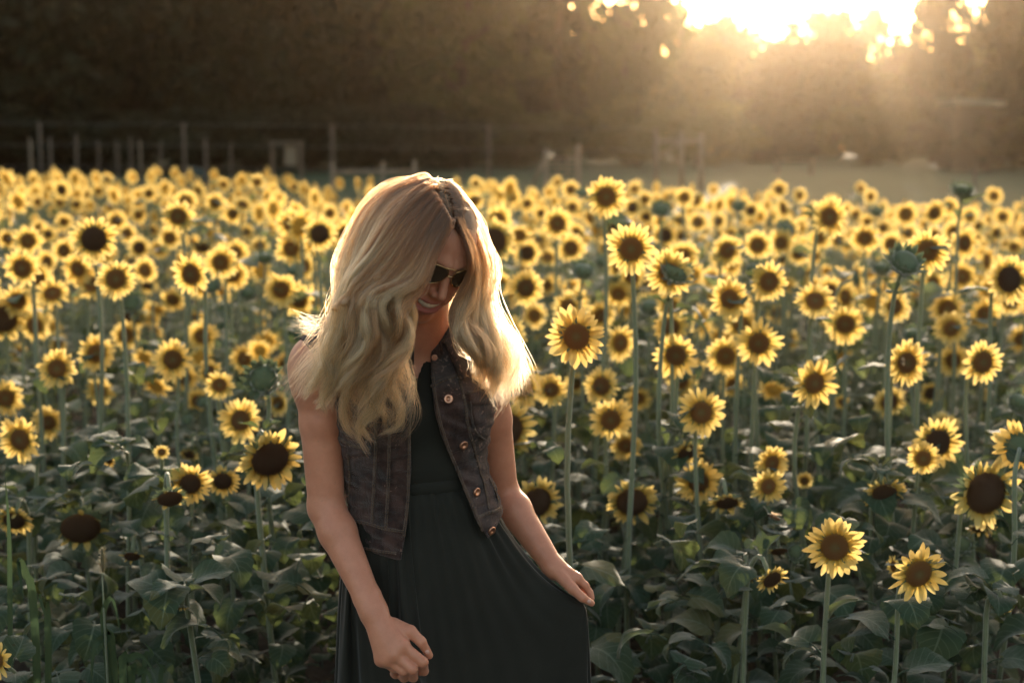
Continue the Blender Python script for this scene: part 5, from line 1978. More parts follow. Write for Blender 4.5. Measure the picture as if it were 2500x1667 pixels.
for it in range(STEPS):
    vel = (pos - prev) * 0.965
    prev = pos.copy()
    pos = pos + vel
    pos[..., 2] -= 9.81 * (1 / 70.0) ** 2
    f_ = min(1.0, it / 60.0)
    tgt = start + (pv_t - start) * f_
    for q in range(9):
        for par in (0, 1):                       # along the length
            a, b = pos[par:NROW - 1:2], pos[par + 1:NROW:2]
            n_ = min(len(a), len(b)); c_ = solve(a[:n_], b[:n_], DV, 1.0)
            pos[par:NROW - 1:2][:n_] += c_; pos[par + 1:NROW:2][:n_] -= c_
        for par in (0, 1):                       # around
            ia = np.arange(par, NCOL, 2); ib = (ia + 1) % NCOL
            c_ = solve(pos[:, ia], pos[:, ib], rest_h[:, :, None], 0.9)
            pos[:, ia] += c_; pos[:, ib] -= c_
        if q % 3 == 0:                           # shear and bending, softer
            for sh in (1, -1):
                A_, B_ = pos[:-1], np.roll(pos[1:], -sh, axis=1)
                rs_ = np.sqrt(DV ** 2 + rest_h[:-1] ** 2)[:, :, None]
                c_ = solve(A_, B_, rs_, 0.15)
                pos[:-1] += c_; pos[1:] -= np.roll(c_, sh, axis=1)
            c_ = solve(pos, np.roll(pos, -2, axis=1), bend_r[:, :, None], 0.05)
            pos += c_; pos -= np.roll(c_, 2, axis=1)
            c_ = solve(pos[:-2], pos[2:], 2 * DV, 0.12)
            pos[:-2] += c_; pos[2:] -= c_
        pos[0] = top
        pos[pr, pc] = tgt
    # keep the cloth outside hips and legs, above the ground
    z_ = pos[..., 2]
    a_ = np.interp(z_, hipz, hipa) + 0.012; b_ = np.interp(z_, hipz, hipb) + 0.012
    rel_ = pos - np.array(Wc)
    cxz = np.interp(z_, [0.7, 0.8, 1.04], [TC[10].x - Wc.x, TC[10].x - Wc.x, 0])
    u_ = (rel_[..., 0] - cxz) * ux[0] + rel_[..., 1] * ux[1]; v_ = (rel_[..., 0] - cxz) * fw[0] + rel_[..., 1] * fw[1]
    k_ = ((np.abs(u_) / a_) ** 2.3 + (np.abs(v_) / b_) ** 2.3) ** (1 / 2.3) + 1e-6
    push = np.where(k_ < 1, 1 / k_ - 1, 0)
    pos += (u_ * push)[..., None] * ux + (v_ * push)[..., None] * fw
    pos[..., 2] = np.maximum(pos[..., 2], 0.012)
    pos[0] = top
ii = np.arange(NROW * NCOL).reshape(NROW, NCOL)
qd = np.stack([ii[:-1], np.roll(ii, -1, 1)[:-1], np.roll(ii, -1, 1)[1:], ii[1:]], -1).reshape(-1, 4)
# fine gathers under the waistband
nrm = np.cross(np.roll(pos, -1, 1) - np.roll(pos, 1, 1), np.gradient(pos, axis=0))
nrm /= np.linalg.norm(nrm, axis=-1, keepdims=True) + 1e-9
gat = (np.sin(th * 48 + 0.5 * np.sin(7 * th)) * 0.0042)[None, :, None] * np.exp(-row * DV / 0.30)[:, None, None] * np.clip(row * DV / 0.02, 0.3, 1)[:, None, None]
pos = pos + nrm * gat
sk = wobj('skirt', fast_mesh('skirt', pos.reshape(-1, 3) - np.array(ROOT), qd, M['dress']), None, dress)
md = sk.modifiers.new('smooth', 'SUBSURF'); md.levels = 1; md.render_levels = 1
mb = MB()
wb = []
for i in range(49):
    a_ = i / 48 * 2 * math.pi
    wb.append(Vector(Wc) + UX * (0.128 * math.cos(a_)) + FW * (0.0965 * math.sin(a_)) + Vector((0, 0, 0.004)))
vs = []
for p_ in wb:
    o_ = (p_ - Vector(Wc)).normalized()
    vs += [p_ + Vector((0, 0, -.012)), p_ + o_ * 0.003 + Vector((0, 0, -0.008)), p_ + o_ * 0.003 + Vector((0, 0, 0.010)), p_ + Vector((0, 0, 0.014))]
mb.add(vs, [(i * 4 + j, i * 4 + 4 + j, i * 4 + 5 + j, i * 4 + 1 + j) for i in range(48) for j in range(3)])
wobj('waistband', mb, M['dress'], dress)

# the vest: a shell of denim, open down the front
VR = [(795, 1020, 0.080, 0.062), (838, 1010, 0.100, 0.070), (862, 1000, 0.132, 0.074), (885, 994, 0.164, 0.084), (925, 1000, 0.166, 0.106), (1010, 1002, 0.160, 0.127), (1080, 1003, 0.153, 0.121),
      (1127, 1006, 0.147, 0.116), (1200, 1028, 0.150, 0.114), (1265, 1046, 0.153, 0.118), (1372, 1046, 0.156, 0.122)]
VC = [P(r[1], r[0], 2.745) for r in VR]
V = Grid(np.arange(-0.42, 0.03, 0.0027), np.arange(2.54, 2.94, 0.0027), np.arange(0.87, 1.36, 0.0027))
X, Y, Z = V.coords(s)
d = torso_fn(VR, VC)(X, Y, Z)
nb = P(1014, 850, 2.745)
for shp, sg in ((R_SH, -1), (L_SH, 1)):
    d = smin(d, d_cone(X, Y, Z, v3(nb + UX * (0.04 * sg) + Vector((0, 0, 0.004))), v3(shp + Vector((0, 0, 0.002))), 0.058, 0.056), 0.03)
for sx in (-1, 1):
    c = P(998, 985, 2.745) + UX * (0.068 * sx) + FW * 0.070
    d = smin(d, d_ell(X, Y, Z, c, (0.070, 0.056, 0.075)), 0.05)
d = d + 0.0030 * np.sin(X * 95 + 2 * np.sin(Z * 60)) * np.sin(Z * 130 + X * 20) * (Z < 1.2)        # soft crumples of worn cloth
outer = d
d = np.maximum(outer, -(outer + 0.008))
Vl = (X - VC[5].x) * FW.x + (Y - VC[5].y) * FW.y
pyz = lambda lst, Yd: (np.array([wz(a, b, Yd) for a, b in lst])[::-1], np.array([wx(a, b, Yd) for a, b in lst])[::-1])
zl, xl = pyz([(985, 800), (990, 850), (1000, 862), (1003, 960), (1003, 1150), (994, 1280), (980, 1360), (978, 1420)], 2.615)
zr, xr = pyz([(1040, 780), (1046, 850), (1049, 905), (1061, 1000), (1080, 1070), (1106, 1140), (1134, 1210), (1160, 1275), (1191, 1330), (1215, 1400)], 2.64)
xlz, xrz = np.interp(Z, zl, xl), np.interp(Z, zr, xr)
gap = np.minimum(np.minimum(X - xlz, xrz - X), Vl - 0.0)
d = smax(d, gap, 0.003)
hx_ = np.array([wx(a, 1300, 2.66) for a in (700, 866, 980, 1085, 1190, 1243, 1300)])
hz_ = np.array([wz(a, b, 2.66) for a, b in ((700, 1318), (866, 1330), (980, 1354), (1085, 1345), (1190, 1325), (1243, 1262), (1300, 1240))])
hz_back = wz(1000, 1310, 2.8)
hem = np.where(Vl > -0.03, np.interp(X, hx_, hz_), hz_back)
d = smax(d, hem - Z, 0.003)
d = smax(d, -d_cone(X, Y, Z, v3(nb + Vector((0, -0.012, -0.01))), v3(nb + Vector((0.02, -0.02, 0.2))), 0.056, 0.085), 0.003)
for shp, sg in ((R_SH, -1), (L_SH, 1)):
    o1 = shp + UX * (0.018 * sg) + Vector((0, 0, -0.012))
    d = smax(d, -d_cone(X, Y, Z, v3(o1), v3(o1 + UX * (0.12 * sg) + Vector((0, 0, -0.02))), 0.058, 0.075), 0.003)
V.d = d.astype(np.float32)
vco, vqd = surface_nets(V, 'vest', None)
vest = wobj('vest', fast_mesh('vest', vco - np.array(ROOT), vqd, M['denim']))
bvh = BVHTree.FromPolygons([tuple(p_) for p_ in vco], [tuple(int(i) for i in q_) for q_ in vqd])


def onvest(px, py, lift=0.001):
    dr = (P(px, py, 2.7) - CAM).normalized()
    hit, nr, _, _ = bvh.ray_cast(CAM, dr, 6.0)
    if hit is None or hit.y > 2.82:
        return None
    if nr.dot(dr) > 0:
        nr = -nr
    return hit + nr * lift, nr


def trace(pts, n, lift=0.001):
    """A line drawn on the cloth through picture points."""
    q = spline([Vector((a, b, 0)) for a, b in pts], n)
    out = [onvest(v.x, v.y, lift) for v in q]
    return [o_ for o_ in out if o_ is not None]


def Z2(a, b):
    return (a * 0.4145 + 650, b * 0.4145 + 750)


def seam(pts, width=0.0042, raise_=0.0016, n=None, stitch=True, name='seam'):
    L = sum(math.dist(pts[i], pts[i + 1]) for i in range(len(pts) - 1))
    n = n or max(6, int(L / 7))
    tr = trace(pts, n)
    if len(tr) < 4:
        return
    mb = MB()
    vs = []
    for i, (p_, nr) in enumerate(tr):
        t_ = (tr[min(i + 1, len(tr) - 1)][0] - tr[max(i - 1, 0)][0]).normalized()
        sd = t_.cross(nr).normalized()
        w_ = width * (1 + 0.14 * math.sin(i * 1.9) + 0.1 * math.sin(i * 0.7))
        rz_ = raise_ * (1 + 0.5 * math.sin(i * 1.3 + 1))
        vs += [p_ - sd * w_ - nr * 0.0025, p_ - sd * w_ * 0.8 + nr * rz_, p_ + sd * w_ * 0.8 + nr * rz_, p_ + sd * w_ - nr * 0.0025]
    m_ = len(tr)
    mb.add(vs, [(i * 4 + j, i * 4 + 4 + j, i * 4 + 5 + j, i * 4 + 1 + j) for i in range(m_ - 1) for j in range(3)])
    so = wobj(name, mb, M['denim_seam'], vest)
    if stitch:
        mb = MB()
        for sdn in (-0.62, 0.62):
            for i in range(m_ - 1):
                p_, nr = tr[i]; q_ = tr[i + 1][0]
                t_ = (q_ - p_); sd = t_.cross(nr).normalized() * (width * sdn)
                a_ = p_ + sd + nr * (raise_ + 0.0004); e_ = a_ + t_ * 0.6
                tube(mb, [a_, e_], 0.00055, 4)
        wobj('stitching', mb, M['thread'], so)
    return so


# right panel (picture left)
seam([Z2(853, 462), Z2(790, 460), Z2(700, 470), Z2(560, 470)])
seam([(998, 880), (999, 960), (998, 1100), (995, 1220), (985, 1310)], 0.0030)
seam([Z2(718, 480), Z2(724, 700), Z2(722, 900), Z2(716, 1100), Z2(705, 1300)], 0.0034)
seam([Z2(640, 560), Z2(645, 760), Z2(640, 950), Z2(632, 1120), Z2(625, 1265)], 0.0034)
seam([Z2(455, 1245), Z2(560, 1262), Z2(700, 1300), Z2(830, 1325)], 0.0032)
seam([Z2(520, 1400), Z2(650, 1430), Z2(770, 1448)], 0.0026)
seam([Z2(480, 860), Z2(495, 960), Z2(492, 1080), Z2(488, 1210)], 0.0024)
seam([Z2(430, 770), Z2(520, 815), Z2(620, 830)], 0.0026)
# left panel (picture right)
seam([Z2(952, 482), Z2(1020, 440), Z2(1110, 408), Z2(1200, 388), Z2(1300, 352)])
seam([(1056, 912), (1068, 1000), (1088, 1072), (1115, 1142), (1144, 1212), (1170, 1275), (1192, 1318)], 0.0030)
seam([Z2(1135, 420), Z2(1165, 540), Z2(1185, 680), Z2(1215, 800), Z2(1250, 940), Z2(1290, 1080), Z2(1310, 1190)], 0.0030)
seam([Z2(1225, 1250), Z2(1290, 1215), Z2(1350, 1195), Z2(1400, 1160)], 0.0030)
seam([Z2(1300, 1390), Z2(1360, 1345), Z2(1410, 1300)], 0.0024)
seam([Z2(1310, 1010), Z2(1340, 1070), Z2(1365, 1150)], 0.0024)


def patch(name, outline_fn, nu, nv, lift, thick):
    """A piece of cloth laid on the vest: outline_fn(u, v) gives its picture point."""
    mb = MB()
    vs, ok = [], True
    for j in range(nv + 1):
        for i in range(nu + 1):
            h_ = onvest(*outline_fn(i / nu, j / nv), lift)
            if h_ is None:
                h_ = (Vector(vs[-1]) if vs else Vector(VC[4]), FW)
            e_ = 0 if 0 < i < nu and 0 < j < nv else thick
            vs.append(h_[0] - h_[1] * e_)
    w_ = nu + 1
    mb.add(vs, [(j * w_ + i, j * w_ + i + 1, (j + 1) * w_ + i + 1, (j + 1) * w_ + i) for j in range(nv) for i in range(nu)])
    return wobj(name, mb, M['denim'], vest)


def quad_fn(a, b, c, d_):
    return lambda u, v: tuple((a[q] * (1 - u) + b[q] * u) * (1 - v) + (d_[q] * (1 - u) + c[q] * u) * v for q in (0, 1))


pk_ = patch('pocket', quad_fn(Z2(1185, 560), Z2(1312, 560), Z2(1305, 775), Z2(1232, 745)), 10, 12, 0.0035, 0.004)
fl_ = patch('pocket_flap', quad_fn(Z2(1165, 505), Z2(1312, 478), Z2(1318, 572), Z2(1192, 588)), 10, 8, 0.0065, 0.006)
seam([Z2(1192, 560), Z2(1210, 660), Z2(1236, 738), Z2(1285, 775)], 0.0018, 0.005, stitch=False)
seam([Z2(1168, 508), Z2(1240, 494), Z2(1312, 480)], 0.0022, 0.008)


def button(px, py, r=0.0088):
    h_ = onvest(px, py, 0.002)
    if h_ is None:
        return
    p_, nr = h_
    Mx = Matrix.Translation(p_) @ nr.to_track_quat('Z', 'Y').to_matrix().to_4x4()
    mb = MB()
    prof = [(0, 0.0022), (0.25, 0.0018), (0.32, 0.0030), (0.62, 0.0032), (0.86, 0.0042), (1.0, 0.0030), (1.0, 0.0), (0.8, -0.002)]
    vs, fs = [], []
    for q_, z_ in prof:
        for i in range(20):
            a_ = 6.2832 * i / 20
            vs.append(Mx @ Vector((q_ * r * math.cos(a_), q_ * r * math.sin(a_), z_)))
    fs = [(j * 20 + i, (j + 1) * 20 + i, (j + 1) * 20 + (i + 1) % 20, j * 20 + (i + 1) % 20) for j in range(7) for i in range(20)]
    mb.add(vs, fs)
    wobj('button', mb, M['copper'], vest)


for a_, b_ in ((1060, 874), (1094, 974), (1130, 1085), (1161, 1200), (1198, 1293)):
    button(a_, b_, 0.0088 if b_ > 900 else 0.006)

# collar: a stand round the neck and a fall folded over it
mb = MB()
NCc = P(1016, 842, 2.748)
vs = []
na = 40
for i in range(na + 1):
    a_ = math.radians(68 - 316 * i / na)
    fr_ = max(0, math.sin(a_))
    e = abs(2 * i / na - 1)
    tip = max(0, (e - 0.80) / 0.2)
    for rr_, zz_ in ((0.066, -0.012), (0.064, 0.012), (0.066, 0.028), (0.073, 0.031), (0.086, 0.014), (0.104 + 0.016 * tip, -0.014 - 0.022 * tip)):
        vs.append(NCc + UX * (math.cos(a_) * rr_ * 1.12) + FW * (math.sin(a_) * rr_ + 0.012 + 0.006 * fr_) + Vector((0, 0, zz_ - 0.030 * fr_ + 0.012 - 0.010 * abs(math.cos(a_)) * (rr_ > .08))))
mb.add(vs, [(i * 6 + j, i * 6 + 6 + j, i * 6 + 7 + j, i * 6 + 1 + j) for i in range(na) for j in range(5)])
cl = wobj('collar', mb, M['denim'], vest)
md = cl.modifiers.new('thick', 'SOLIDIFY'); md.thickness = 0.004
# ------------------------------------------------------------------ hair
def Zh(a, b, Y):
    return np.array(P(a * 0.3827 + 700, b * 0.3827 + 400, Y))


def guide(rows, n=26):
    return np.array([tuple(v) for v in spline([Vector(Zh(*r)) for r in rows], n)])


GL = [guide(g) for g in (
    [(925, 112, 2.72), (780, 128, 2.75), (620, 190, 2.76), (500, 310, 2.76), (425, 470, 2.75), (375, 640, 2.74), (380, 800, 2.72), (345, 950, 2.69), (305, 1080, 2.66), (262, 1200, 2.61), (205, 1330, 2.58), (130, 1480, 2.565)],
    [(935, 112, 2.67), (800, 140, 2.66), (640, 230, 2.645), (530, 370, 2.635), (455, 530, 2.63), (430, 680, 2.62), (410, 820, 2.60), (375, 960, 2.58), (335, 1100, 2.56), (330, 1250, 2.555), (390, 1390, 2.55), (330, 1530, 2.545)],
    [(955, 135, 2.63), (840, 190, 2.60), (720, 310, 2.58), (620, 450, 2.565), (540, 590, 2.56), (470, 720, 2.555), (430, 850, 2.545), (420, 1000, 2.535), (460, 1150, 2.535), (440, 1300, 2.535), (420, 1450, 2.535), (500, 1650, 2.54)],
    [(1000, 195, 2.60), (900, 300, 2.575), (810, 430, 2.555), (730, 560, 2.545), (640, 680, 2.54), (540, 780, 2.53), (480, 880, 2.525), (500, 1010, 2.52), (590, 1120, 2.52), (620, 1260, 2.525), (560, 1400, 2.53), (530, 1560, 2.535), (540, 1740, 2.545)],
    [(1040, 270, 2.58), (970, 390, 2.56), (900, 530, 2.545), (830, 660, 2.535), (730, 760, 2.525), (620, 820, 2.515), (600, 900, 2.51), (660, 1000, 2.508), (700, 1100, 2.512), (640, 1220, 2.52), (600, 1350, 2.525), (640, 1500, 2.53), (620, 1690, 2.545)],
    [(1068, 335, 2.572), (1010, 430, 2.555), (944, 560, 2.54), (902, 670, 2.528), (850, 770, 2.52), (772, 830, 2.512), (722, 900, 2.508), (735, 990, 2.512), (742, 1090, 2.52), (700, 1180, 2.528), (690, 1300, 2.53), (735, 1440, 2.535), (745, 1570, 2.54), (690, 1700, 2.55)],
)]
GR = [guide(g) for g in (
    [(1118, 425, 2.572), (1150, 520, 2.572), (1178, 640, 2.576), (1152, 750, 2.585), (1090, 870, 2.588), (1052, 980, 2.582), (1065, 1080, 2.575), (1140, 1150, 2.575), (1230, 1220, 2.585), (1275, 1350, 2.60), (1285, 1470, 2.615)],
    [(1060, 325, 2.585), (1118, 400, 2.59), (1182, 530, 2.60), (1204, 680, 2.61), (1180, 820, 2.61), (1130, 950, 2.60), (1150, 1060, 2.59), (1220, 1160, 2.60), (1300, 1270, 2.61), (1335, 1380, 2.62), (1320, 1500, 2.63)],
    [(1010, 205, 2.62), (1090, 295, 2.63), (1170, 420, 2.645), (1220, 560, 2.655), (1242, 700, 2.66), (1242, 850, 2.65), (1248, 980, 2.64), (1280, 1100, 2.63), (1318, 1220, 2.635), (1350, 1350, 2.645), (1340, 1500, 2.655)],
    [(945, 112, 2.67), (1050, 180, 2.69), (1140, 300, 2.70), (1208, 430, 2.71), (1252, 560, 2.71), (1282, 700, 2.71), (1278, 850, 2.70), (1300, 970, 2.69), (1335, 1090, 2.68), (1362, 1200, 2.67), (1390, 1330, 2.67), (1385, 1480, 2.68)],
)]
GB = [guide(g) for g in (
    [(920, 112, 2.73), (760, 160, 2.79), (600, 300, 2.82), (500, 520, 2.83), (460, 760, 2.82), (440, 1000, 2.80), (430, 1200, 2.78)],
    [(930, 112, 2.73), (860, 150, 2.82), (800, 300, 2.85), (760, 520, 2.86), (740, 760, 2.85), (720, 1000, 2.83), (700, 1200, 2.82)],
    [(940, 112, 2.73), (1000, 160, 2.81), (1060, 300, 2.84), (1080, 520, 2.84), (1090, 760, 2.83), (1100, 1000, 2.82), (1120, 1200, 2.81)],
    [(945, 112, 2.72), (1060, 190, 2.78), (1160, 330, 2.79), (1220, 520, 2.80), (1250, 760, 2.79), (1290, 1000, 2.78), (1320, 1200, 2.77)],
)]
hr = np.random.RandomState(5)
NP_ = 26
tt = np.linspace(0, 1, NP_)
strands, widths, tone, shift = [], [], [], []


def lock(base, n, w0, w1, wave, depth=0.0, flat=0.55, frizz=0.0013, cut=1.0, f=None, ph=None):
    """One lock: n strands gathered about a base line."""
    f = hr.uniform(1.3, 2.4) if f is None else f
    ph = hr.uniform(0, 6.28) if ph is None else ph
    d = np.gradient(base, axis=0); d /= np.linalg.norm(d, axis=1)[:, None] + 1e-9
    vw = np.array([0, 1.0, 0.0])
    sd = np.cross(d, vw); sd /= np.linalg.norm(sd, axis=1)[:, None] + 1e-9
    dp = np.cross(sd, d)
    am = wave * np.clip((tt - 0.22) / 0.6, 0, 1) ** 1.2
    lb = base + sd * (am * np.sin(6.28 * f * tt + ph))[:, None] + dp * (am * 0.9 * np.cos(6.28 * f * tt + ph))[:, None] + dp * depth
    wd = w0 + (w1 - w0) * np.sin(np.pi * np.clip(tt * 0.9 + 0.05, 0, 1)) ** 0.8
    wd = wd * np.where(tt > 0.75, 1 - 0.65 * (tt - 0.75) / 0.25, 1)
    T = hr.uniform(-1, 1)
    for i in range(n):
        a = hr.uniform(0, 6.28); q = math.sqrt(hr.rand())
        off = sd * (np.cos(a + 1.5 * tt) * q * wd)[:, None] + dp * (np.sin(a + 1.5 * tt) * q * wd * flat)[:, None]
        fz = hr.normal(size=(4, 3)) * frizz
        nz = sum(fz[k][None, :] * np.sin(6.28 * (k + 0.7) * tt + fz[k, 0] * 4000)[:, None] for k in range(4)) * (0.3 + tt)[:, None]
        p = lb + off + nz
        L = cut * (1 - 0.22 * hr.rand() ** 2)
        if L < 0.999:
            g = np.interp(tt * L, tt, np.arange(NP_))
            i0 = np.minimum(g.astype(int), NP_ - 2); fr = (g - i0)[:, None]
            p = p[i0] * (1 - fr) + p[i0 + 1] * fr
        strands.append(p); widths.append(hr.uniform(0.00020, 0.00032)); tone.append(T)


def sheet_locks(gs, n_lock, per, wave, w, depth=0.02, cutp=0.4):
    m = len(gs) - 1
    for i in range(n_lock):
        s_ = (i + hr.rand()) / n_lock * m
        k_ = min(int(s_), m - 1); f = s_ - k_
        b = gs[k_] * (1 - f) + gs[k_ + 1] * f
        lock(b, per, 0.003, w * hr.uniform(0.6, 1.4), wave * hr.uniform(0.6, 1.5), depth * hr.uniform(0.0, 1.0),
             cut=(hr.uniform(0.66, 0.84) if hr.rand() < cutp else hr.uniform(0.84, 1.0)), f=2.1 + hr.normal() * 0.15, ph=2.6 * s_ + hr.normal() * 0.55)


sheet_locks(GL, 300, 44, 0.014, 0.0064, 0.012, 0.9)
sheet_locks([g + np.array([0, -0.012, 0]) for g in GL], 80, 60, 0.024, 0.0056, -0.004, 0.75)
sheet_locks(GR, 150, 48, 0.007, 0.0066, 0.014)
sheet_locks([g + np.array([0, -0.010, 0]) for g in GR], 45, 50, 0.012, 0.0055, -0.002)
sheet_locks(GB, 70, 60, 0.010, 0.020, 0.0)
# a few single curled tresses that fall apart at the ends
for g, k_ in ((GL[0], 8), (GL[1], 8), (GL[2], 8), (GL[3], 6), (GL[5], 5), (GR[3], 8), (GR[2], 7), (GR[1], 4)):
    for _ in range(k_):
        lock(g + hr.normal(size=3) * np.array([0.010, 0.008, 0.006]), 34, 0.003, 0.005, 0.024, hr.uniform(-0.012, 0.004), 0.7, 0.003, cut=1.0)
# the curls that hang in front of the vest, each drawn from the photograph
for rows in (
    [(640, -220), (690, -90), (715, 20), (740, 110), (690, 220), (560, 300), (430, 345), (330, 425), (235, 530)],
    [(600, -150), (640, -20), (650, 100), (590, 230), (490, 340), (410, 450), (330, 560), (290, 600)],
    [(780, -160), (840, -20), (855, 100), (790, 240), (680, 330), (605, 430), (640, 560), (565, 650), (540, 750), (600, 870)],
    [(820, -80), (800, 120), (740, 250), (700, 350), (725, 470), (790, 600), (765, 700), (650, 752)],
    [(700, 60), (650, 220), (570, 370), (490, 470), (452, 600), (480, 720), (560, 790)],
    [(560, 60), (520, 200), (450, 320), (420, 440), (360, 520), (285, 565)],
    [(760, 160), (700, 360), (640, 480), (655, 600), (565, 690), (625, 800)],
    [(470, -60), (450, 90), (400, 240), (325, 350), (275, 450), (225, 545)],
    [(530, -100), (560, 120), (610, 280), (560, 420), (600, 540), (690, 620), (700, 720)],
    [(420, -40), (390, 130), (345, 260), (375, 400), (330, 520), (350, 640)],
):
    m0 = len(rows)
    g = np.array([tuple(v) for v in spline([Vector(P(*Z2(a_, b_), 2.522 + 0.022 * q_ / m0 + 0.004 * math.sin(a_))) for q_, (a_, b_) in enumerate(rows)], NP_)])
    n0 = len(strands)
    lock(g, 85, 0.005, 0.0090, 0.0, 0.0, 0.6, 0.0016)
    lock(g + np.array([0.006, 0.006, 0.004]), 40, 0.004, 0.005, 0.008, 0.0, 0.6, 0.0022)
    for q_ in range(n0, len(strands)):
        tone[q_] = hr.uniform(0.1, 1.0)
        while len(shift) < q_:
            shift.append(0.0)
        shift.append(0.32)
# flyaways round the outline
for g, n in ((GL[0], 120), (GR[3], 170), (GL[1], 40), (GR[2], 60), (GL[5], 14)):
    for _ in range(n):
        b = g + hr.normal(size=3) * 0.004
        a = hr.normal(size=3) * np.array([1, .5, .7]); a /= np.linalg.norm(a)
        k0 = hr.uniform(0.05, 0.8)
        lift = np.clip((tt - k0) / (1 - k0), 0, 1) ** 1.5
        o_ = np.sign(b[13, 0] - HEAD0.x)
        p = b + lift[:, None] * (np.array([o_ * abs(a[0]), a[1] * .6, a[2] * .5 + 0.15]) * hr.uniform(0.012, 0.072))[None, :]
        p = p + (np.sin(tt * hr.uniform(6, 16) + hr.uniform(0, 6))[:, None] * hr.normal(size=3)[None, :]) * 0.0022
        strands.append(p); widths.append(0.00028); tone.append(0.3)
# short hairs standing up along the parting
for _ in range(110):
    u = hr.rand()
    p0 = Zh(930 + 110 * u, 112 + 200 * u, 2.66 - 0.08 * u)
    dr_ = np.array([hr.normal() * 0.6 + 0.2, hr.normal() * .4, 1.0]) * hr.uniform(0.006, 0.019)
    p = p0 + np.outer(tt, dr_) + np.outer(tt ** 2, np.array([hr.normal(), 0, -0.6]) * 0.010)
    strands.append(p); widths.append(0.00024); tone.append(-0.2)

# wisp blown out sideways over her right shoulder
for _ in range(48):
    b = Zh(300, 960, 2.64); e = Zh(75 + hr.normal() * 30, 1020 + hr.normal() * 48, 2.63 + hr.normal() * .01)
    m_ = (b + e) / 2 + np.array([0.0, 0, -0.012 + hr.normal() * .006]); b0 = Zh(390 + hr.normal() * 20, 820 + hr.normal() * 25, 2.65)
    q_ = spline([Vector(b0), Vector(b + hr.normal(size=3) * 0.004), Vector(m_), Vector(e)], NP_)
    strands.append(np.array([tuple(v) for v in q_]) + hr.normal(size=3) * 0.0015); widths.append(0.00018); tone.append(0.2)

S_ = np.array(strands, dtype=np.float32) - np.array(ROOT, dtype=np.float32)
# keep every strand off the skull and face
rel = S_ + np.array(ROOT) - np.array(HEAD0)
lx, ly, lz = rel @ np.array(hx), rel @ np.array(hy), rel @ np.array(hz)
for cc, rr_ in (((0, -0.012, 0.045), (0.078, 0.098, 0.088)), ((0, 0.035, 0.025), (0.066, 0.058, 0.077)), ((0, 0.030, -0.045), (0.050, 0.058, 0.060))):
    q = np.sqrt(((lx - cc[0]) / rr_[0]) ** 2 + ((ly - cc[1]) / rr_[1]) ** 2 + ((lz - cc[2]) / rr_[2]) ** 2)
    f = np.where(q < 1, 1 / np.maximum(q, 0.25), 1)
    lx, ly, lz = cc[0] + (lx - cc[0]) * f, cc[1] + (ly - cc[1]) * f, cc[2] + (lz - cc[2]) * f
S0 = S_[:, 0].copy()
S_ = (lx[..., None] * np.array(hx) + ly[..., None] * np.array(hy) + lz[..., None] * np.array(hz) + np.array(HEAD0) - np.array(ROOT)).astype(np.float32)
nh = len(S_) - 48
hc = (np.array(HEAD0 + hz * 0.03) - np.array(ROOT)).astype(np.float32)
S_[:nh, 0] = S0[:nh] + (hc - S0[:nh]) * 0.16                       # roots sit in the scalp
cu = bpy.data.hair_curves.new('hair')
cu.add_curves([NP_] * len(S_))
cu.attributes['position'].data.foreach_set('vector', S_.reshape(-1))
rad = cu.attributes.new('radius', 'FLOAT', 'POINT')
taper = np.where(tt > 0.8, 1 - 0.75 * (tt - 0.8) / 0.2, 1.0)
rad.data.foreach_set('value', (np.array(widths)[:, None] * taper[None, :]).astype(np.float32).ravel())
while len(shift) < len(S_):
    shift.append(0.0)
sa = cu.attributes.new('shift', 'FLOAT', 'CURVE')
sa.data.foreach_set('value', np.array(shift, dtype=np.float32))
ta = cu.attributes.new('tone', 'FLOAT', 'CURVE')
ta.data.foreach_set('value', np.array(tone, dtype=np.float32))
k = NT('blonde_hair')
hi = k.n('HairInfo')
tn = k.n('Attribute', attribute_name='tone')
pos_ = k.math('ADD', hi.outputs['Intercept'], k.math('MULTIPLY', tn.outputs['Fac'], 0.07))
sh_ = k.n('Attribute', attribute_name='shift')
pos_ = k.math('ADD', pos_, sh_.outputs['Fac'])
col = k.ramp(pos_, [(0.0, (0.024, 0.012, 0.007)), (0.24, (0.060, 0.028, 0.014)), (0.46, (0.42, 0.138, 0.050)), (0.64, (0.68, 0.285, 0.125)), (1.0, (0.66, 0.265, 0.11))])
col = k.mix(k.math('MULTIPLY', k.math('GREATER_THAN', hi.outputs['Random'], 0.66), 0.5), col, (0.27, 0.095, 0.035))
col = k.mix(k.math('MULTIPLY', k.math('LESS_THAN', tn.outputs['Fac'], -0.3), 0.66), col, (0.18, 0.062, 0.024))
pb = k.n('BsdfHairPrincipled')
pb.parametrization = 'COLOR'
k.l(col, pb.inputs['Color'])
pb.inputs['Roughness'].default_value = 0.42
pb.inputs['Radial Roughness'].default_value = 0.5
pb.inputs['Random Roughness'].default_value = 0.2
k.l(pb.outputs[0], k.out.inputs['Surface'])
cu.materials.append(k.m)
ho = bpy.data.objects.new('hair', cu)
link(ho)
ho.parent = woman
print('strands', len(S_))
# ------------------------------------------------------------------ small things: bees, grasses at the field's edge
M['bee'] = mat_simple('bee_brown', (0.05, 0.025, 0.010), (0.16, 0.085, 0.03), 600, 0.7, 0.5, 0.001, sheen=0.5)
M['bee_dark'] = NT('bee_dark').principled((0.02, 0.015, 0.012), 0.5, 0.3)
kw_ = NT('bee_wing')
M['wing'] = kw_.principled((0.55, 0.42, 0.28), 0.3, 0.4, transl=0.6)


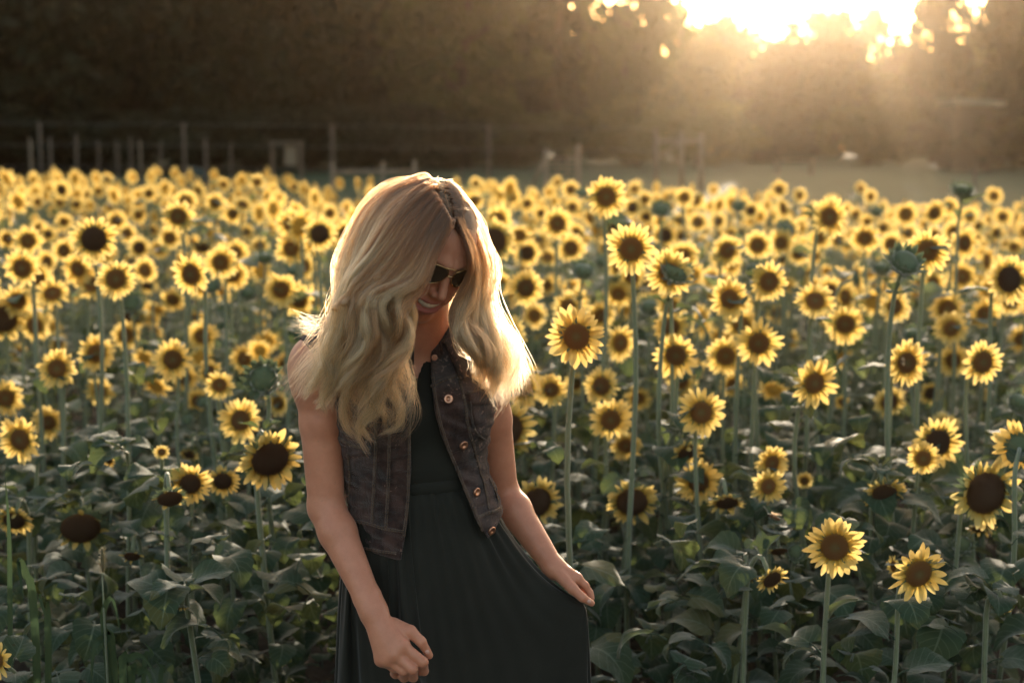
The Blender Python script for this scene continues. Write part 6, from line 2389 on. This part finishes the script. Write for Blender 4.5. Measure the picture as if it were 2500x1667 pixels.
def ball(c, r, n=10):
    mb = MB()
    vs, fs = [], []
    for i in range(n + 1):
        a = math.pi * i / n
        for j in range(n):
            b = 2 * math.pi * j / n
            vs.append(Vector(c) + Vector((r[0] * math.cos(a), r[1] * math.sin(a) * math.cos(b), r[2] * math.sin(a) * math.sin(b))))
    fs = [(i * n + j, (i + 1) * n + j, (i + 1) * n + (j + 1) % n, i * n + (j + 1) % n) for i in range(n) for j in range(n)]
    return mb.add(vs, fs)


def bee(loc, rot, label, size=1.0, flying=False):
    b = empty('bee', loc, label, 'bee', 'bees among the sunflowers')
    b.rotation_euler = rot
    b.scale = (size,) * 3
    ball((-0.0065, 0, -0.0005), (0.0065, 0.0032, 0.0031)).build('abdomen', M['bee'], b)
    ball((0.0015, 0, 0), (0.0036, 0.0031, 0.0031)).build('thorax', M['bee'], b)
    ball((0.0060, 0, -0.0004), (0.0019, 0.0022, 0.0022)).build('head', M['bee_dark'], b)
    for sx in (-1, 1):
        for q, (ln, bk) in enumerate(((0.011, 0.002), (0.008, 0.006))):
            mb = MB()
            pts = [(0.0015, 0.001 * sx, 0.003), (0.003 - bk, sx * ln * .6, 0.0055 if flying else 0.0035), (-0.001 - bk, sx * ln, 0.007 if flying else 0.003), (-0.005 - bk, sx * ln * .8, 0.006 if flying else 0.003), (-0.003, sx * 0.002, 0.003)]
            mb.add(pts, [(0, 1, 2, 3, 4)])
            mb.build('wing', M['wing'], b)
        for x0 in (0.003, 0.001, -0.001):
            mb = MB()
            tube(mb, [Vector((x0, sx * 0.002, -0.002)), Vector((x0 - .001, sx * 0.005, -0.003)), Vector((x0 - .002, sx * 0.006, -0.007))], 0.0003, 4)
            mb.build('leg', M['bee_dark'], b)


def cat_pos(px, py):
    for kd, a, b, dia, *_ in CAT:
        if (a, b) == (px, py):
            return depth_for(kd, a, b, dia)
    return 4.0


bee(P(1886, 1260, 3.35), (0.3, -0.2, 2.4), 'honeybee flying with lit wings below the two overlapping sunflowers', 1.7, True)
Yb = cat_pos(2214, 886)
bee(P(2205, 884, Yb - 0.030), (1.2, 0.3, 0.6), 'honeybee sitting on a sunflower disc at right', 1.2)
Yb = cat_pos(1346, 951)
bee(P(1340, 955, Yb - 0.028), (1.2, 0.5, 1.4), 'honeybee sitting on a sunflower right of the hair ends', 1.2)


def blade(pts, w, n=12):
    mb = MB()
    c = spline(pts, n)
    vs, uv = [], []
    for i, p_ in enumerate(c):
        t_ = i / (n - 1)
        ww = w * (0.75 + 0.25 * math.sin(t_ * 3)) * (1 - t_ ** 3)
        d_ = (c[min(i + 1, n - 1)] - c[max(i - 1, 0)]).normalized()
        sd = d_.cross(Vector((0.25, 1, 0.1))).normalized()
        nn_ = sd.cross(d_)
        vs += [p_ - sd * ww, p_ + nn_ * ww * 0.35, p_ + sd * ww]
        uv += [(t_, 0), (t_, .5), (t_, 1)]
    mb.add(vs, [(i * 3 + j, i * 3 + j + 1, i * 3 + 4 + j, i * 3 + 3 + j) for i in range(n - 1) for j in (0, 1)], uv)
    return mb


def grass_plant(foot_px, Y, label, blades, head=None, name='grass_plant', cat='grass'):
    f = P(foot_px, 1900, Y)
    root = empty(name, (f.x, Y, ground_z(f.x, Y)), label, cat, 'grasses at the edge of the field')
    o = Vector(root.location)
    for rows, w in blades:
        pts = [Vector((0, 0, -0.02))] + [P(a, b, Y + dy) - o for a, b, dy in rows]
        blade(pts, w, 14).build('blade', M['grass'], root)
    if head:
        a, b, hgt = head
        tip, base_ = P(a + 4, b, Y) - o, P(a, b + hgt, Y) - o
        mb = MB()
        tube(mb, spline([Vector((0, 0, -.02)), Vector(((base_.x) * .75, 0, base_.z * .5)), base_], 10), [0.0022] * 9 + [0.0013], 5)
        mb.build('stem', M['stem'], root)
        mb = MB()
        rr = random.Random(8)
        d_ = tip - base_
        for i in range(420):
            t_ = rr.random()
            a_ = rr.uniform(0, 6.28)
            R_ = 0.0075 * math.sin(math.pi * min(0.97, t_ * .85 + .12)) ** .7
            c = base_ + d_ * t_
            out = Vector((math.cos(a_), math.sin(a_), 0.55))
            q_ = c + Vector((math.cos(a_) * R_ * .6, math.sin(a_) * R_ * .6, 0))
            e_ = q_ + out * 0.0075 * rr.uniform(.6, 1.3)
            sd = out.cross(d_).normalized() * 0.0007
            mb.add([q_ - sd, q_ + sd, e_], [(0, 1, 2)])
        ball(base_ + d_ * .5, (0.004, 0.004, d_.length * .5)).build('seedhead', M['seed'], root)
        mb.build('bristles', M['seed'], root)
    return root


grass_plant(300, 2.95, 'foxtail grass with a fuzzy seedhead standing in the dark gap at lower left',
            [([(262, 1620, 0), (252, 1500, 0), (275, 1462, -.02), (298, 1560, -.03)], 0.008), ([(275, 1600, 0), (255, 1560, 0), (230, 1580, -.02), (222, 1680, -.03)], 0.011)], (249, 1336, 62), 'foxtail_grass')
grass_plant(95, 2.9, 'tall broad grass leaf bent over near the lower left edge', [([(85, 1520, 0), (62, 1400, 0), (45, 1368, -.01), (60, 1480, -.03)], 0.011), ([(118, 1560, 0), (105, 1470, 0), (98, 1460, -.02), (130, 1560, -.03)], 0.009)])
grass_plant(330, 2.85, 'low arching grass tuft at the bottom edge left of the dress',
            [([(300, 1660, 0), (315, 1610, 0), (345, 1600, -.01), (385, 1650, -.03)], 0.010), ([(350, 1660, 0), (372, 1600, 0), (352, 1565, -.01)], 0.006), ([(320, 1680, 0), (335, 1640, 0), (362, 1642, -.02), (380, 1700, -.03)], 0.010), ([(390, 1680, 0), (398, 1640, .01), (372, 1600, .02)], 0.006)])
grass_plant(14, 2.95, 'narrow upright grass blade crossing the drooping flower at the left edge', [([(25, 1560, 0), (22, 1300, 0), (12, 1160, 0)], 0.007)])
